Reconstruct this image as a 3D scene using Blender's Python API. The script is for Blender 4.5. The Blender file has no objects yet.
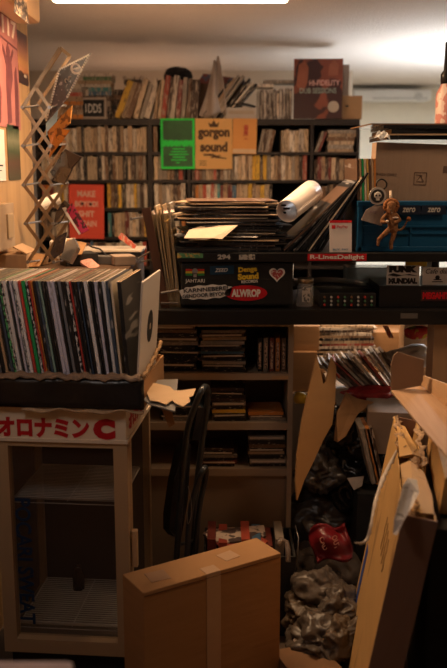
import bpy, bmesh, math, random
from mathutils import Vector, Matrix, Euler, noise
R = math.radians
PI = math.pi
rnd = random.Random(7)
C = bpy.context.scene.collection

# ------------------------------------------------------------------ camera
F, CX, CY, H, PITCH = 850.0, 223.5, 334.0, 1.62, R(10.9)
cam = bpy.data.objects.new('camera', bpy.data.cameras.new('camera'))
C.objects.link(cam)
cam.location = (0, 0, H)
cam.rotation_euler = (PI/2 - PITCH, 0, 0)
cam.data.sensor_fit = 'VERTICAL'
cam.data.sensor_height = 36
cam.data.lens = F / 668 * 36
cam.data.clip_start = .05
cam.data.dof.use_dof = True
cam.data.dof.focus_distance = 2.9
cam.data.dof.aperture_fstop = 2.3
bpy.context.scene.camera = cam
cp, sp = math.cos(PITCH), math.sin(PITCH)

def ray(px, py):
    u, v = (px - CX) / F, (CY - py) / F
    return Vector((u, cp + v*sp, -sp + v*cp))
def at(px, py, Y):                  # point of the room at distance Y seen in the photograph at px, py
    r = ray(px, py); return Vector((0, 0, H)) + r * (Y / r.y)
def onx(px, py, X):
    r = ray(px, py); return Vector((0, 0, H)) + r * (X / r.x)
def onz(px, py, Z):
    r = ray(px, py); return Vector((0, 0, H)) + r * ((Z - H) / r.z)

# ------------------------------------------------------------------ materials
MATS = {}
def M(key, col=(.5, .5, .5), rough=.6, metal=0., var=.18, scale=14., stretch=(1, 1, 1), bump=0., spec=.4,
      emit=None, alpha=1., trans=0., lines=None, rand=0., ior=1.45, bscale=None):
    if key in MATS: return MATS[key]
    m = bpy.data.materials.new(key); m.use_nodes = True
    nt = m.node_tree; N = nt.nodes; L = nt.links
    b = N['Principled BSDF']
    b.inputs['Roughness'].default_value = rough
    b.inputs['Metallic'].default_value = metal
    b.inputs['Specular IOR Level'].default_value = spec
    b.inputs['Alpha'].default_value = alpha
    b.inputs['Transmission Weight'].default_value = trans
    b.inputs['IOR'].default_value = ior
    tc = N.new('ShaderNodeTexCoord'); mp = N.new('ShaderNodeMapping')
    mp.inputs['Scale'].default_value = stretch
    L.new(tc.outputs['Object'], mp.inputs['Vector'])
    oi = N.new('ShaderNodeObjectInfo')
    mul = N.new('ShaderNodeMath'); mul.operation = 'MULTIPLY'; mul.inputs[1].default_value = 37.
    L.new(oi.outputs['Random'], mul.inputs[0])
    add = N.new('ShaderNodeVectorMath'); add.operation = 'ADD'
    L.new(mp.outputs[0], add.inputs[0]); L.new(mul.outputs[0], add.inputs[1])
    nz = N.new('ShaderNodeTexNoise'); nz.inputs['Scale'].default_value = scale; nz.inputs['Detail'].default_value = 5
    L.new(add.outputs[0], nz.inputs['Vector'])
    mx = N.new('ShaderNodeMix'); mx.data_type = 'RGBA'
    mx.inputs[6].default_value = tuple(max(0, c*(1-var)) for c in col) + (1,)
    mx.inputs[7].default_value = tuple(min(1, c*(1+var)) for c in col) + (1,)
    L.new(nz.outputs['Fac'], mx.inputs[0])
    out = mx.outputs[2]
    if lines:                       # fine printed lettering or tape-like marks running over the surface
        lcol, lscale, thr, amt = lines
        n2 = N.new('ShaderNodeTexNoise'); n2.inputs['Scale'].default_value = 1.0; n2.inputs['Detail'].default_value = 2
        m2 = N.new('ShaderNodeMapping'); m2.inputs['Scale'].default_value = lscale
        a2 = N.new('ShaderNodeVectorMath'); a2.operation = 'ADD'
        L.new(tc.outputs['Object'], m2.inputs['Vector']); L.new(m2.outputs[0], a2.inputs[0]); L.new(mul.outputs[0], a2.inputs[1])
        L.new(a2.outputs[0], n2.inputs['Vector'])
        r2 = N.new('ShaderNodeMapRange'); r2.inputs[1].default_value = thr; r2.inputs[2].default_value = thr + .04
        r2.inputs[4].default_value = amt
        L.new(n2.outputs['Fac'], r2.inputs[0])
        m3 = N.new('ShaderNodeMix'); m3.data_type = 'RGBA'; m3.inputs[7].default_value = tuple(lcol) + (1,)
        L.new(out, m3.inputs[6]); L.new(r2.outputs[0], m3.inputs[0]); out = m3.outputs[2]
    if rand:
        hs = N.new('ShaderNodeHueSaturation'); mr = N.new('ShaderNodeMapRange')
        mr.inputs[3].default_value = 1 - rand; mr.inputs[4].default_value = 1 + rand
        L.new(oi.outputs['Random'], mr.inputs[0]); L.new(mr.outputs[0], hs.inputs['Value'])
        L.new(out, hs.inputs['Color']); out = hs.outputs[0]
    L.new(out, b.inputs['Base Color'])
    if bump:
        bn = N.new('ShaderNodeBump'); bn.inputs['Strength'].default_value = bump; bn.inputs['Distance'].default_value = .01
        if bscale:
            n4 = N.new('ShaderNodeTexNoise'); n4.inputs['Scale'].default_value = bscale; n4.inputs['Detail'].default_value = 4
            L.new(add.outputs[0], n4.inputs['Vector']); L.new(n4.outputs['Fac'], bn.inputs['Height'])
        else: L.new(nz.outputs['Fac'], bn.inputs['Height'])
        L.new(bn.outputs[0], b.inputs['Normal'])
    if emit:
        b.inputs['Emission Color'].default_value = tuple(emit[0]) + (1,)
        b.inputs['Emission Strength'].default_value = emit[1]
    MATS[key] = m
    return m

CARD = M('cardboard', (.36, .195, .085), .85, var=.12, scale=6, stretch=(1, 1, 6), bump=.15, lines=((.26, .14, .06), (3, 3, 40), .62, .35))
CARD2 = M('cardboard pale', (.52, .33, .18), .85, var=.12, scale=8, stretch=(6, 1, 1), bump=.15)
CARD3 = M('cardboard grey brown', (.27, .20, .15), .85, var=.1, scale=7, stretch=(8, 1, 1), bump=.1)
CARDE = M('cardboard torn edge', (.42, .29, .18), .9, var=.45, scale=70, bump=.5)
PAPER = M('white paper', (.74, .70, .64), .7, var=.06, scale=5)
PAPERD = M('aged paper', (.50, .41, .31), .8, var=.15, scale=12)
TAPE = M('brown parcel tape', (.46, .30, .19), .3, var=.1, scale=20, spec=.6)
GREYTAPE = M('grey cloth tape', (.22, .21, .20), .5, var=.1, scale=60)
BLACK = M('black lacquer', (.014, .013, .013), .35, var=.2, scale=20)
BLACKM = M('black matt', (.02, .019, .018), .7, var=.3, scale=30)
DARKWOOD = M('black brown shelf board', (.030, .022, .018), .45, var=.3, scale=10, stretch=(1, 8, 8))
WOOD = M('red brown wood', (.105, .045, .022), .5, var=.35, scale=10, stretch=(8, 8, 1), bump=.1)
PLY = M('yellow plywood', (.44, .27, .12), .5, var=.14, scale=6, stretch=(4, 4, .5), lines=((.34, .20, .085), (18, 18, 1.2), .56, .5), bump=.05)
LIGHTWOOD = M('pale wood', (.42, .27, .15), .55, var=.2, scale=9, stretch=(8, 8, 1))
BEIGE = M('beige melamine', (.36, .27, .19), .55, var=.06, scale=4)
CREAM = M('cream enamel', (.46, .32, .19), .4, var=.06, scale=5)
REDINK = M('red ink', (.50, .012, .02), .4, var=.05)
WHITEINK = M('white ink', (.72, .70, .66), .5, var=.04)
BLACKINK = M('black ink', (.02, .018, .016), .6, var=.1)
BLUEINK = M('blue ink', (.01, .06, .17), .4, var=.1)
STEEL = M('dull steel', (.34, .32, .30), .35, metal=.9, var=.2, scale=30)
BRASS = M('worn brass slats', (.36, .25, .15), .3, metal=.8, var=.4, scale=25)
GLASS = M('clear glass', (.9, .9, .9), .03, trans=1., var=0., ior=1.45)
PANE = M('thin dark glazing', (.10, .08, .07), .06, alpha=.16, var=0., spec=.5)
CLEARP = M('clear plastic', (.62, .60, .56), .22, alpha=.45, var=.2, scale=30, spec=.8)

# ------------------------------------------------------------------ mesh builder
class MB:
    def __init__(s): s.bm = bmesh.new()
    def _m(s, faces, mi):
        for f in faces: f.material_index = mi
    def box(s, c, d, rot=None, mi=0, bev=0.):
        r = bmesh.ops.create_cube(s.bm, size=1)
        vs = r['verts']
        m = Matrix.Translation(Vector(c)) @ (rot.to_matrix().to_4x4() if isinstance(rot, Euler) else (rot or Matrix())) @ Matrix.Diagonal((d[0], d[1], d[2], 1))
        bmesh.ops.transform(s.bm, matrix=m, verts=vs)
        fs = set(f for v in vs for f in v.link_faces); s._m(fs, mi)
        if bev:
            es = list(set(e for v in vs for e in v.link_edges))
            q = bmesh.ops.bevel(s.bm, geom=es, offset=bev, segments=2, affect='EDGES', profile=.6)
            s._m(q['faces'], mi)
        return s
    def cyl(s, p0, p1, r, seg=12, r2=None, mi=0, cap=True):
        p0, p1 = Vector(p0), Vector(p1); d = p1 - p0
        q = bmesh.ops.create_cone(s.bm, cap_ends=cap, segments=seg, radius1=r, radius2=r if r2 is None else r2, depth=d.length)
        m = Matrix.Translation((p0+p1)/2) @ d.to_track_quat('Z', 'Y').to_matrix().to_4x4()
        bmesh.ops.transform(s.bm, matrix=m, verts=q['verts'])
        s._m(set(f for v in q['verts'] for f in v.link_faces), mi)
        return s
    def bar(s, p0, p1, w, t, up=(0, 0, 1), mi=0):          # flat slat from p0 to p1
        p0, p1 = Vector(p0), Vector(p1); d = p1 - p0; z = d.normalized(); x = z.cross(Vector(up))
        if x.length < 1e-4: x = Vector((1, 0, 0))
        x.normalize(); y = z.cross(x)
        m = Matrix((x, y, z)).transposed().to_4x4(); m.translation = (p0+p1)/2
        return s.box((0, 0, 0), (w, t, d.length), rot=None, mi=mi) if False else s._boxm(m, (w, t, d.length), mi)
    def _boxm(s, m, d, mi):
        r = bmesh.ops.create_cube(s.bm, size=1)
        bmesh.ops.transform(s.bm, matrix=m @ Matrix.Diagonal((d[0], d[1], d[2], 1)), verts=r['verts'])
        s._m(set(f for v in r['verts'] for f in v.link_faces), mi); return s
    def tube(s, pts, r, seg=8, mi=0, closed=False):
        pts = [Vector(p) for p in pts]; rings = []; n = len(pts)
        rr = r if isinstance(r, (list, tuple)) else [r]*n
        nx = None
        for i, p in enumerate(pts):
            a = pts[(i-1) % n] if closed else pts[max(i-1, 0)]
            b = pts[(i+1) % n] if closed else pts[min(i+1, n-1)]
            t = (b-a).normalized()
            if nx is None: nx = t.orthogonal().normalized()
            nx = (nx - t*nx.dot(t)).normalized(); ny = t.cross(nx)
            rings.append([s.bm.verts.new(p + (nx*math.cos(2*PI*k/seg) + ny*math.sin(2*PI*k/seg))*rr[i]) for k in range(seg)])
        fs = []
        for i in range(n if closed else n-1):
            A, B = rings[i], rings[(i+1) % n]
            for k in range(seg):
                fs.append(s.bm.faces.new((A[k], A[(k+1) % seg], B[(k+1) % seg], B[k])))
        if not closed:
            fs.append(s.bm.faces.new(rings[0][::-1])); fs.append(s.bm.faces.new(rings[-1]))
        s._m(fs, mi)
        for f in fs: f.smooth = True
        return s
    def plate(s, pts, t, mi=0, n=None):                    # polygon with thickness t along its normal
        pts = [Vector(p) for p in pts]
        if n is None:
            n = Vector((0, 0, 0))
            for i in range(len(pts)): n += (pts[i]-pts[0]).cross(pts[(i+1) % len(pts)]-pts[0])
        n = Vector(n).normalized()*t
        a = [s.bm.verts.new(p) for p in pts]; b = [s.bm.verts.new(p+n) for p in pts]
        fs = [s.bm.faces.new(a[::-1]), s.bm.faces.new(b)]
        for i in range(len(pts)):
            j = (i+1) % len(pts); fs.append(s.bm.faces.new((a[i], a[j], b[j], b[i])))
        s._m(fs, mi); return s
    def sheet(s, fn, nu, nv, t, mi=0, smooth=True):        # fn(u,v)->point; thickened
        g = [[Vector(fn(i/nu, j/nv)) for j in range(nv+1)] for i in range(nu+1)]
        def nrm(i, j):
            a = g[min(i+1, nu)][j]-g[max(i-1, 0)][j]; b = g[i][min(j+1, nv)]-g[i][max(j-1, 0)]
            c = a.cross(b); return c.normalized() if c.length > 1e-9 else Vector((0, 0, 1))
        A = [[s.bm.verts.new(g[i][j]) for j in range(nv+1)] for i in range(nu+1)]
        B = [[s.bm.verts.new(g[i][j]+nrm(i, j)*t) for j in range(nv+1)] for i in range(nu+1)]
        fs = []
        for i in range(nu):
            for j in range(nv):
                fs.append(s.bm.faces.new((A[i][j], A[i][j+1], A[i+1][j+1], A[i+1][j])))
                fs.append(s.bm.faces.new((B[i][j], B[i+1][j], B[i+1][j+1], B[i][j+1])))
        for i in range(nu):
            fs.append(s.bm.faces.new((A[i][0], A[i+1][0], B[i+1][0], B[i][0])))
            fs.append(s.bm.faces.new((A[i][nv], B[i][nv], B[i+1][nv], A[i+1][nv])))
        for j in range(nv):
            fs.append(s.bm.faces.new((A[0][j], B[0][j], B[0][j+1], A[0][j+1])))
            fs.append(s.bm.faces.new((A[nu][j], A[nu][j+1], B[nu][j+1], B[nu][j])))
        s._m(fs, mi)
        for f in fs: f.smooth = smooth
        return s
    def blob(s, c, d, seed=0, amp=.25, sub=4, freq=2.2, mi=0, smooth=True, rot=None):   # crumpled bag
        r = bmesh.ops.create_icosphere(s.bm, subdivisions=sub, radius=1)
        off = Vector((seed*3.1, seed*1.7, seed*.9))
        rm = (rot or Euler((0, 0, 0))).to_matrix()
        for v in r['verts']:
            p = v.co.copy()
            w_ = p + .35*Vector((noise.noise(p*1.7+off), noise.noise(p*1.7+off*2), noise.noise(p*1.7-off)))
            k = 1 + amp*1.1*noise.noise(w_*freq*.55+off) + amp*.55*(.35-abs(noise.noise(w_*freq*1.1+off))*1.6) + amp*.22*(.3-abs(noise.noise(w_*freq*2.6+off))*1.5)
            q = p*k; q.z = max(q.z, -.75)
            v.co = Vector(c) + rm @ Vector((q.x*d[0]/2, q.y*d[1]/2, q.z*d[2]/2))
        fs = set(f for v in r['verts'] for f in v.link_faces); s._m(fs, mi)
        for f in fs: f.smooth = smooth
        return s
    def lathe(s, prof, seg=20, mi=0, c=(0, 0, 0)):
        rings = [[s.bm.verts.new(Vector(c)+Vector((r*math.cos(2*PI*k/seg), r*math.sin(2*PI*k/seg), z))) for k in range(seg)] for r, z in prof]
        fs = []
        for i in range(len(rings)-1):
            for k in range(seg): fs.append(s.bm.faces.new((rings[i][k], rings[i][(k+1) % seg], rings[i+1][(k+1) % seg], rings[i+1][k])))
        fs.append(s.bm.faces.new(rings[0][::-1])); fs.append(s.bm.faces.new(rings[-1]))
        s._m(fs, mi)
        for f in fs[:-2]: f.smooth = True
        return s
    def build(s, name, mats, parent=None, loc=None, rot=None):
        bmesh.ops.recalc_face_normals(s.bm, faces=s.bm.faces)
        me = bpy.data.meshes.new(name); s.bm.to_mesh(me); s.bm.free()
        for m in (mats if isinstance(mats, (list, tuple)) else [mats]): me.materials.append(m)
        o = bpy.data.objects.new(name, me); C.objects.link(o)
        if parent: o.parent = parent
        if loc is not None: o.location = loc
        if rot is not None: o.rotation_euler = rot
        return o

def tag(o, label, cat, group=None, kind=None):
    o['label'] = label; o['category'] = cat
    if group: o['group'] = group
    if kind: o['kind'] = kind
    return o
def empty(name, loc=(0, 0, 0), rot=(0, 0, 0)):
    o = bpy.data.objects.new(name, None); C.objects.link(o); o.location = loc; o.rotation_euler = rot
    o.empty_display_size = .05
    return o
def thing(name, label, cat, loc=(0, 0, 0), rot=(0, 0, 0), group=None):
    return tag(empty(name, loc, rot), label, cat, group)
def struct(name, mb, m):
    o = mb.build(name, m); o['kind'] = 'structure'; return o
def copy_tree(o, parent=None):
    c = o.copy(); C.objects.link(c); c.parent = parent
    for ch in list(o.children): copy_tree(ch, c)
    return c
def lettering(s, w, h, parent, loc, m, rot=(0, 0, 0), bold=0., depth=.0006, name='lettering', shear=0.):
    cu = bpy.data.curves.new('t', 'FONT'); cu.body = s; cu.size = 1; cu.extrude = .02; cu.offset = bold; cu.resolution_u = 3
    cu.space_line = .9
    cu.align_x = 'CENTER'; cu.shear = shear
    t = bpy.data.objects.new('t', cu); C.objects.link(t)
    dg = bpy.context.evaluated_depsgraph_get()
    me = bpy.data.meshes.new_from_object(t.evaluated_get(dg))
    bpy.data.objects.remove(t); bpy.data.curves.remove(cu)
    xs = [v.co.x for v in me.vertices]; ys = [v.co.y for v in me.vertices]
    if xs:
        cx, cy = (min(xs)+max(xs))/2, (min(ys)+max(ys))/2
        sx, sy = w/(max(xs)-min(xs)), h/(max(ys)-min(ys))
        for v in me.vertices:
            x, y, z = v.co
            v.co = ((x-cx)*sx, -z/.02*depth, (y-cy)*sy)
    me.materials.clear(); me.materials.append(m)
    o = bpy.data.objects.new(name, me); C.objects.link(o); o.parent = parent; o.location = loc; o.rotation_euler = rot
    return o
ORD = ['zeroth', 'first', 'second', 'third', 'fourth', 'fifth', 'sixth', 'seventh', 'eighth', 'ninth', 'tenth', 'eleventh', 'twelfth',
       'thirteenth', 'fourteenth', 'fifteenth', 'sixteenth', 'seventeenth', 'eighteenth', 'nineteenth', 'twentieth']
def ordn(n):
    if n <= 20: return ORD[n]
    t, u = divmod(n, 10); T = {2: 'twenty', 3: 'thirty', 4: 'forty', 5: 'fifty', 6: 'sixty'}[t]
    return T[:-1]+'ieth' if u == 0 else T+'-'+ORD[u]

# ------------------------------------------------------------------ the room
CEIL = 2.30
WX = -.80                                                   # plywood wall on the camera's side
struct('floor', MB().box((.4, 3.3, -.03), (6.4, 8.6, .06)), M('floor boards', (.10, .07, .05), .6, var=.3, scale=3, stretch=(1, 6, 1)))
struct('ceiling', MB().box((.4, 3.3, CEIL+.03), (6.4, 8.6, .06)), M('stippled ceiling', (.74, .67, .60), .9, var=.06, scale=60, bump=.5, bscale=120))
yend = onx(33, 170, WX).y
struct('wall_left', MB().box((WX-.05, (yend-1)/2, CEIL/2), (.10, yend+1, CEIL)), PLY)
struct('wall_west', MB().box((-2.2, 3.2, CEIL/2), (.1, 8.4, CEIL)), M('cream wall paint', (.50, .41, .30), .8, var=.05))
WALLP = M('cream wallpaper', (.60, .50, .38), .85, var=.05, scale=20, bump=.1)
xw = at(352, 110, 6.15).x
struct('wall_back', MB().box(((-2.15+xw)/2, 6.20, CEIL/2), (xw+2.15, .10, CEIL)), WALLP)
struct('wall_return', MB().box((xw-.05, 6.78, CEIL/2), (.10, 1.05, CEIL)), WALLP)
struct('wall_far', MB().box(((xw+3.2)/2-.1, 7.36, CEIL/2), (3.4-xw, .10, CEIL)), M('pale wallpaper', (.84, .80, .68), .85, var=.04, scale=20))
struct('wall_right', MB().box((2.6, 3.2, CEIL/2), (.1, 8.2, CEIL)), WALLP)
# wooden pelmet high on the plywood wall
pel = at(41, 25, 3.42)
mb = MB(); mb.box(((WX+pel.x)/2+.002, 3.0, (pel.z+CEIL)/2), (pel.x-WX-.004, .84, CEIL-pel.z-.004), bev=.018)
pelmet = tag(mb.build('wooden_pelmet', M('varnished pelmet', (.72, .48, .26), .35, var=.12, scale=5, stretch=(6, 1, 6))), 'rounded varnished wooden pelmet under the ceiling above the pink poster', 'pelmet')
p = onx(20, 8, pel.x)
MB().plate([(pel.x+.002, p.y-.10, p.z-.03), (pel.x+.002, p.y+.12, p.z-.035), (pel.x+.002, p.y+.09, p.z+.035), (pel.x+.002, p.y-.08, p.z+.03)], .001).build('sticker', M('dark scribbled sticker', (.10, .08, .07), .6, lines=((.6, .45, .3), (60, 60, 60), .52, .9)), pelmet)

# lights ------------------------------------------------------------
def fixture(label, c, length, alongx, em, power, col, up=0.):
    t = thing('ceiling_light', label, 'light', c)
    d = (length, .12, .035) if alongx else (.12, length, .035)
    MB().box((0, 0, .035/2+.012), d, bev=.006).build('housing', M('white metal housing', (.8, .78, .72), .4, var=.03), t)
    e = (length-.06, .07, .024) if alongx else (.07, length-.06, .024)
    MB().box((0, 0, 0), e, bev=.01).build('diffuser', em, t)
    l = bpy.data.lights.new('lamp', 'AREA'); l.shape = 'RECTANGLE'; l.size = e[0]; l.size_y = e[1]; l.energy = power; l.color = col
    o = bpy.data.objects.new('lamp', l); C.objects.link(o); o.location = Vector(c)+Vector((0, 0, -.02))
    if up:
        l2 = l.copy(); l2.energy = up; o = bpy.data.objects.new('lamp_upward', l2); C.objects.link(o); o.location = Vector(c)+Vector((0, 0, .052)); o.rotation_euler = (PI, 0, 0)
    return t
a, b = at(41, 2, 3.0), at(298, 2, 3.0)
fixture('long warm ceiling light above the record shelves', ((a.x+b.x)/2, 3.04, a.z+.020), b.x-a.x, True,
        M('warm diffuser', (1, .9, .75), emit=((1, .80, .58), 9)), 22, (1, .62, .33), up=6)
fixture('cool white ceiling light over the blue crate side', (1.80, 5.2, CEIL-.16), 1.2, False,
        M('cool diffuser', (1, 1, 1), emit=((.82, .92, 1), 14)), 75, (.86, .92, 1), up=12)
# added fill lamp, unseen, aimed at the record spines
l = bpy.data.lights.new('fill_lamp', 'AREA'); l.shape = 'DISK'; l.size = .4; l.energy = 3.2; l.color = (1, .86, .77)
o = bpy.data.objects.new('fill_lamp', l); C.objects.link(o); o.location = (-.74, 1.5, 1.98); o.rotation_euler = (R(48), 0, R(-8))
l = bpy.data.lights.new('fill_lamp', 'AREA'); l.shape = 'DISK'; l.size = .3; l.energy = 6; l.color = (1, .66, .40)  # second added fill, warm light over the cartons
o = bpy.data.objects.new('fill_lamp', l); C.objects.link(o); o.location = (1.1, 2.5, 2.24)
for loc_, e_, c_ in (((-.25, 3.78, 1.45), 1.8, (1, .54, .29)), ((-.5, 5.55, 1.55), 1.9, (1, .52, .28)), ((1.6, 5.0, 1.15), 22, (.88, .93, 1))):   # added hidden fills that brighten the ceiling, no visible source
    l = bpy.data.lights.new('ceiling_fill', 'AREA'); l.shape = 'DISK'; l.size = 1.0 if e_ > 10 else .25; l.energy = e_; l.color = c_; l.spread = R(115) if e_ > 10 else PI
    o = bpy.data.objects.new('ceiling_fill', l); C.objects.link(o); o.location = loc_; o.rotation_euler = (PI, 0, 0)
l = bpy.data.lights.new('under_counter_fill', 'AREA'); l.shape = 'DISK'; l.size = .2; l.energy = 2.2; l.color = (1, .66, .40)  # added lamp behind the counter, brightens the clutter below it
o = bpy.data.objects.new('under_counter_fill', l); C.objects.link(o); o.location = (.62, 3.70, 1.20); o.rotation_euler = (R(-12), 0, 0)
w = bpy.data.worlds.new('world'); bpy.context.scene.world = w; w.use_nodes = True
w.node_tree.nodes['Background'].inputs[0].default_value = (1, .72, .55, 1)
w.node_tree.nodes['Background'].inputs[1].default_value = .015
vs = bpy.context.scene.view_settings
vs.view_transform = 'Standard'; vs.look = 'None'; vs.exposure = 0; vs.gamma = 1; vs.use_curve_mapping = False
# ------------------------------------------------------------------ things on the plywood wall
def wall_poster(name, label, cat, p4, m, t=.002):          # p4: px, py corners TL TR BR BL on the plywood wall
    q = [onx(x, y, WX) for x, y in p4]
    ys = [q[0].y, q[1].y]; z1 = (q[0].z+q[1].z)/2; z0 = (q[2].z+q[3].z)/2
    cy, cz = sum(ys)/2, (z0+z1)/2; w, h = abs(ys[1]-ys[0]), z1-z0
    o = empty(name, (WX+.001, cy, cz), (0, 0, PI/2))        # local x runs away from the camera, -y faces the room
    tag(o, label, cat)
    MB().box((0, -t/2, 0), (w, t, h)).build('sheet', m, o)
    return o, w, h
PINK = M('pink print', (.42, .16, .14), .5, var=.2, scale=6)
DPINK = M('dark rose print', (.16, .045, .05), .5, var=.4, scale=20)
o, w, h = wall_poster('concert_poster', 'large pink poster headed 117 with a dark silhouette on the plywood wall', 'poster', [(-22, -5), (15.5, 22), (17.5, 126), (-22, 126)], PINK)
lettering('117', w*.42, h*.16, o, (w*.26, -.003, h*.40), M('pale peach ink', (.8, .62, .5), .6), bold=.03)
mb = MB()
mb.plate([(x*w, -.0025, z*h) for x, z in ((.10, -.47), (.22, -.45), (.22, -.2), (.30, -.05), (.28, .1), (.36, .2), (.33, .22), (.24, .13), (.25, .2), (.19, .26), (.14, .2), (.15, .12), (.05, .22), (.03, .18), (.12, .05), (.10, -.1))], .0006)
mb.plate([(x*w, -.0025, z*h) for x, z in ((.33, -.47), (.44, -.47), (.46, -.1), (.42, .08), (.36, .02), (.35, -.2))], .0006)
mb.plate([(x*w, -.0025, z*h) for x, z in ((-.45, -.47), (-.1, -.47), (-.05, -.2), (-.15, .05), (-.2, .2), (-.32, .2), (-.4, 0))], .0006)
mb.plate([(x*w, -.0025, z*h) for x, z in ((.0, .27), (.48, .235), (.48, .25), (.0, .29))], .0006)
mb.build('printed_figures', DPINK, o)
def grad(key, stops, rough=.4):                            # printed picture with horizontal bands of its own colours
    m = M(key, (.5, .5, .5), rough)
    nt = m.node_tree; N = nt.nodes; L = nt.links
    tc = N.new('ShaderNodeTexCoord'); sx = N.new('ShaderNodeSeparateXYZ'); L.new(tc.outputs['Generated'], sx.inputs[0])
    nz = N.new('ShaderNodeTexNoise'); nz.inputs['Scale'].default_value = 7; L.new(tc.outputs['Generated'], nz.inputs['Vector'])
    ma = N.new('ShaderNodeMath'); ma.operation = 'MULTIPLY_ADD'; ma.inputs[1].default_value = .16; L.new(nz.outputs[0], ma.inputs[0]); L.new(sx.outputs[2], ma.inputs[2])
    cr = N.new('ShaderNodeValToRGB'); L.new(ma.outputs[0], cr.inputs[0])
    el = cr.color_ramp.elements
    el[0].position, el[0].color = stops[0][0], tuple(stops[0][1])+(1,)
    el[1].position, el[1].color = stops[-1][0], tuple(stops[-1][1])+(1,)
    for p_, c_ in stops[1:-1]:
        e = el.new(p_); e.color = tuple(c_)+(1,)
    L.new(cr.outputs[0], N['Principled BSDF'].inputs['Base Color'])
    return m
o, w, h = wall_poster('sunset_print', 'small photo print of an orange sunset with dark borders on plywood wall', 'poster', [(16, 28), (26, 37), (26, 86), (16.5, 81)],
    grad('sunset picture', [(0, (.03, .015, .015)), (.28, (.05, .02, .015)), (.33, (.5, .2, .08)), (.5, (.5, .24, .08)), (.7, (.32, .13, .08)), (1, (.08, .05, .06))]))
MB().box((w*.15, -.003, -h*.33), (w*.25, .001, h*.05)).build('printed_mark', PAPERD, o)
wall_poster('forest_print', 'dark green forest photo print below the pink poster', 'poster', [(6, 126), (18, 124.5), (18.5, 180), (6.5, 180)],
    grad('forest picture', [(0, (.05, .06, .03)), (.4, (.10, .05, .03)), (.6, (.05, .07, .03)), (.8, (.2, .2, .12)), (1, (.03, .05, .02))]))
o, w, h = wall_poster('paper_notice', 'white paper notice beside the forest print on the plywood wall', 'notice', [(-12, 128), (3, 129), (6, 181), (-12, 181)], PAPER)
MB().box((0, -.003, -h*.2), (w*.6, .0006, h*.03)).box((-.01, -.003, -h*.3), (w*.5, .0006, h*.02)).build('printed_mark', BLACKINK, o)
o, w, h = wall_poster('intercom', 'cream wall intercom at the bottom of the plywood wall', 'intercom', [(-14, 204), (5, 204), (5, 250), (-14, 250)], CREAM, .03)
MB().box((w*.2, -.033, 0), (w*.3, .008, h*.55), bev=.003).build('handset', M('darker cream plastic', (.4, .28, .15), .4), o)

# ------------------------------------------------------------------ black shelf unit at the back
SY = 4.75
def sx(px): return at(px, 170, SY).x
def sz(py): return at(223, py, SY).z
unit = thing('shelf_unit', 'tall black brown shelf unit full of discs against the back', 'shelf unit', (0, SY, 0))
X0, X1 = sx(36), sx(358.5)
boards = [(119, 125), (152, 155), (180, 183), (208, 211), (237, 240), (266, 269), (296, 299)]
for i, (a, b) in enumerate(boards):
    z1, z0 = sz(a), sz(b)
    MB().box(((X0+X1)/2, .14, (z0+z1)/2), (X1-X0, .28, z1-z0)).build('top_board' if i == 0 else 'shelf_board', DARKWOOD, unit)
for a, b in ((36, 39), (148, 152.5), (187.5, 190.5), (310, 313), (356, 359)):
    MB().box(((sx(a)+sx(b))/2, .141, sz(125)/2), (sx(b)-sx(a), .279, sz(125))).build('upright', DARKWOOD, unit)
MB().box(((X0+X1)/2, .285, sz(119)/2), (X1-X0, .008, sz(119))).build('back_panel', BLACKM, unit)
MB().box(((X0+X1)/2, .02, sz(300)/2), (X1-X0-.01, .02, sz(300))).build('plinth', DARKWOOD, unit)

MARK = (.16, .10, .07)
PAL = {
 'cream': (.66, .50, .33), 'white': (.72, .62, .50), 'tan': (.48, .33, .20), 'brown': (.20, .11, .06), 'dark brown': (.075, .045, .03),
 'black': (.022, .018, .016), 'grey': (.30, .25, .20), 'red': (.48, .09, .055), 'yellow': (.80, .48, .06), 'orange': (.66, .24, .05),
 'green': (.10, .20, .09), 'blue': (.07, .15, .24), 'teal': (.08, .28, .30), 'pink': (.62, .30, .24), 'maroon': (.20, .045, .035)}
SP = {k: M('spine '+k, v, .5, var=.15, scale=30, rand=.18,
           lines=((MARK if sum(v) > .9 else (.55, .45, .35)), (160, 160, 22), .56, .8)) for k, v in PAL.items()}
PG = M('page block', (.55, .46, .36), .8, var=.1)
def spine_obj(name, kind, w, h, d, cut=True):              # upright book or case: cover boards and inner block
    mb = MB()
    mb.box((0, d/2, h/2), (w, d, h), mi=0, bev=min(w*.12, .0015))
    if cut: mb.box((0, d/2+.002, h/2+.0008), (w*.62, d-.006, h), mi=1)
    return mb.build(name, [SP[kind], PG])
def weighted(pal):
    ks = list(pal); return rnd.choices(ks, [pal[k] for k in ks])[0]
CREAMY = {'cream': 5, 'white': 5, 'tan': 3, 'brown': 1.5, 'grey': 1.5, 'dark brown': 1, 'red': .5, 'yellow': .3, 'black': .6}
MIXED = {'cream': 3, 'white': 3.5, 'tan': 2, 'brown': 2, 'grey': 2, 'dark brown': 2, 'red': 1.4, 'yellow': .8, 'black': 1.5, 'orange': .5, 'blue': .4, 'teal': .3, 'maroon': .8}
DARKY = {'brown': 2.5, 'tan': 1.5, 'dark brown': 3, 'grey': 2.5, 'black': 2, 'cream': 1, 'red': .8, 'maroon': 1, 'pink': .4}
nbooks = [0]
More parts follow.
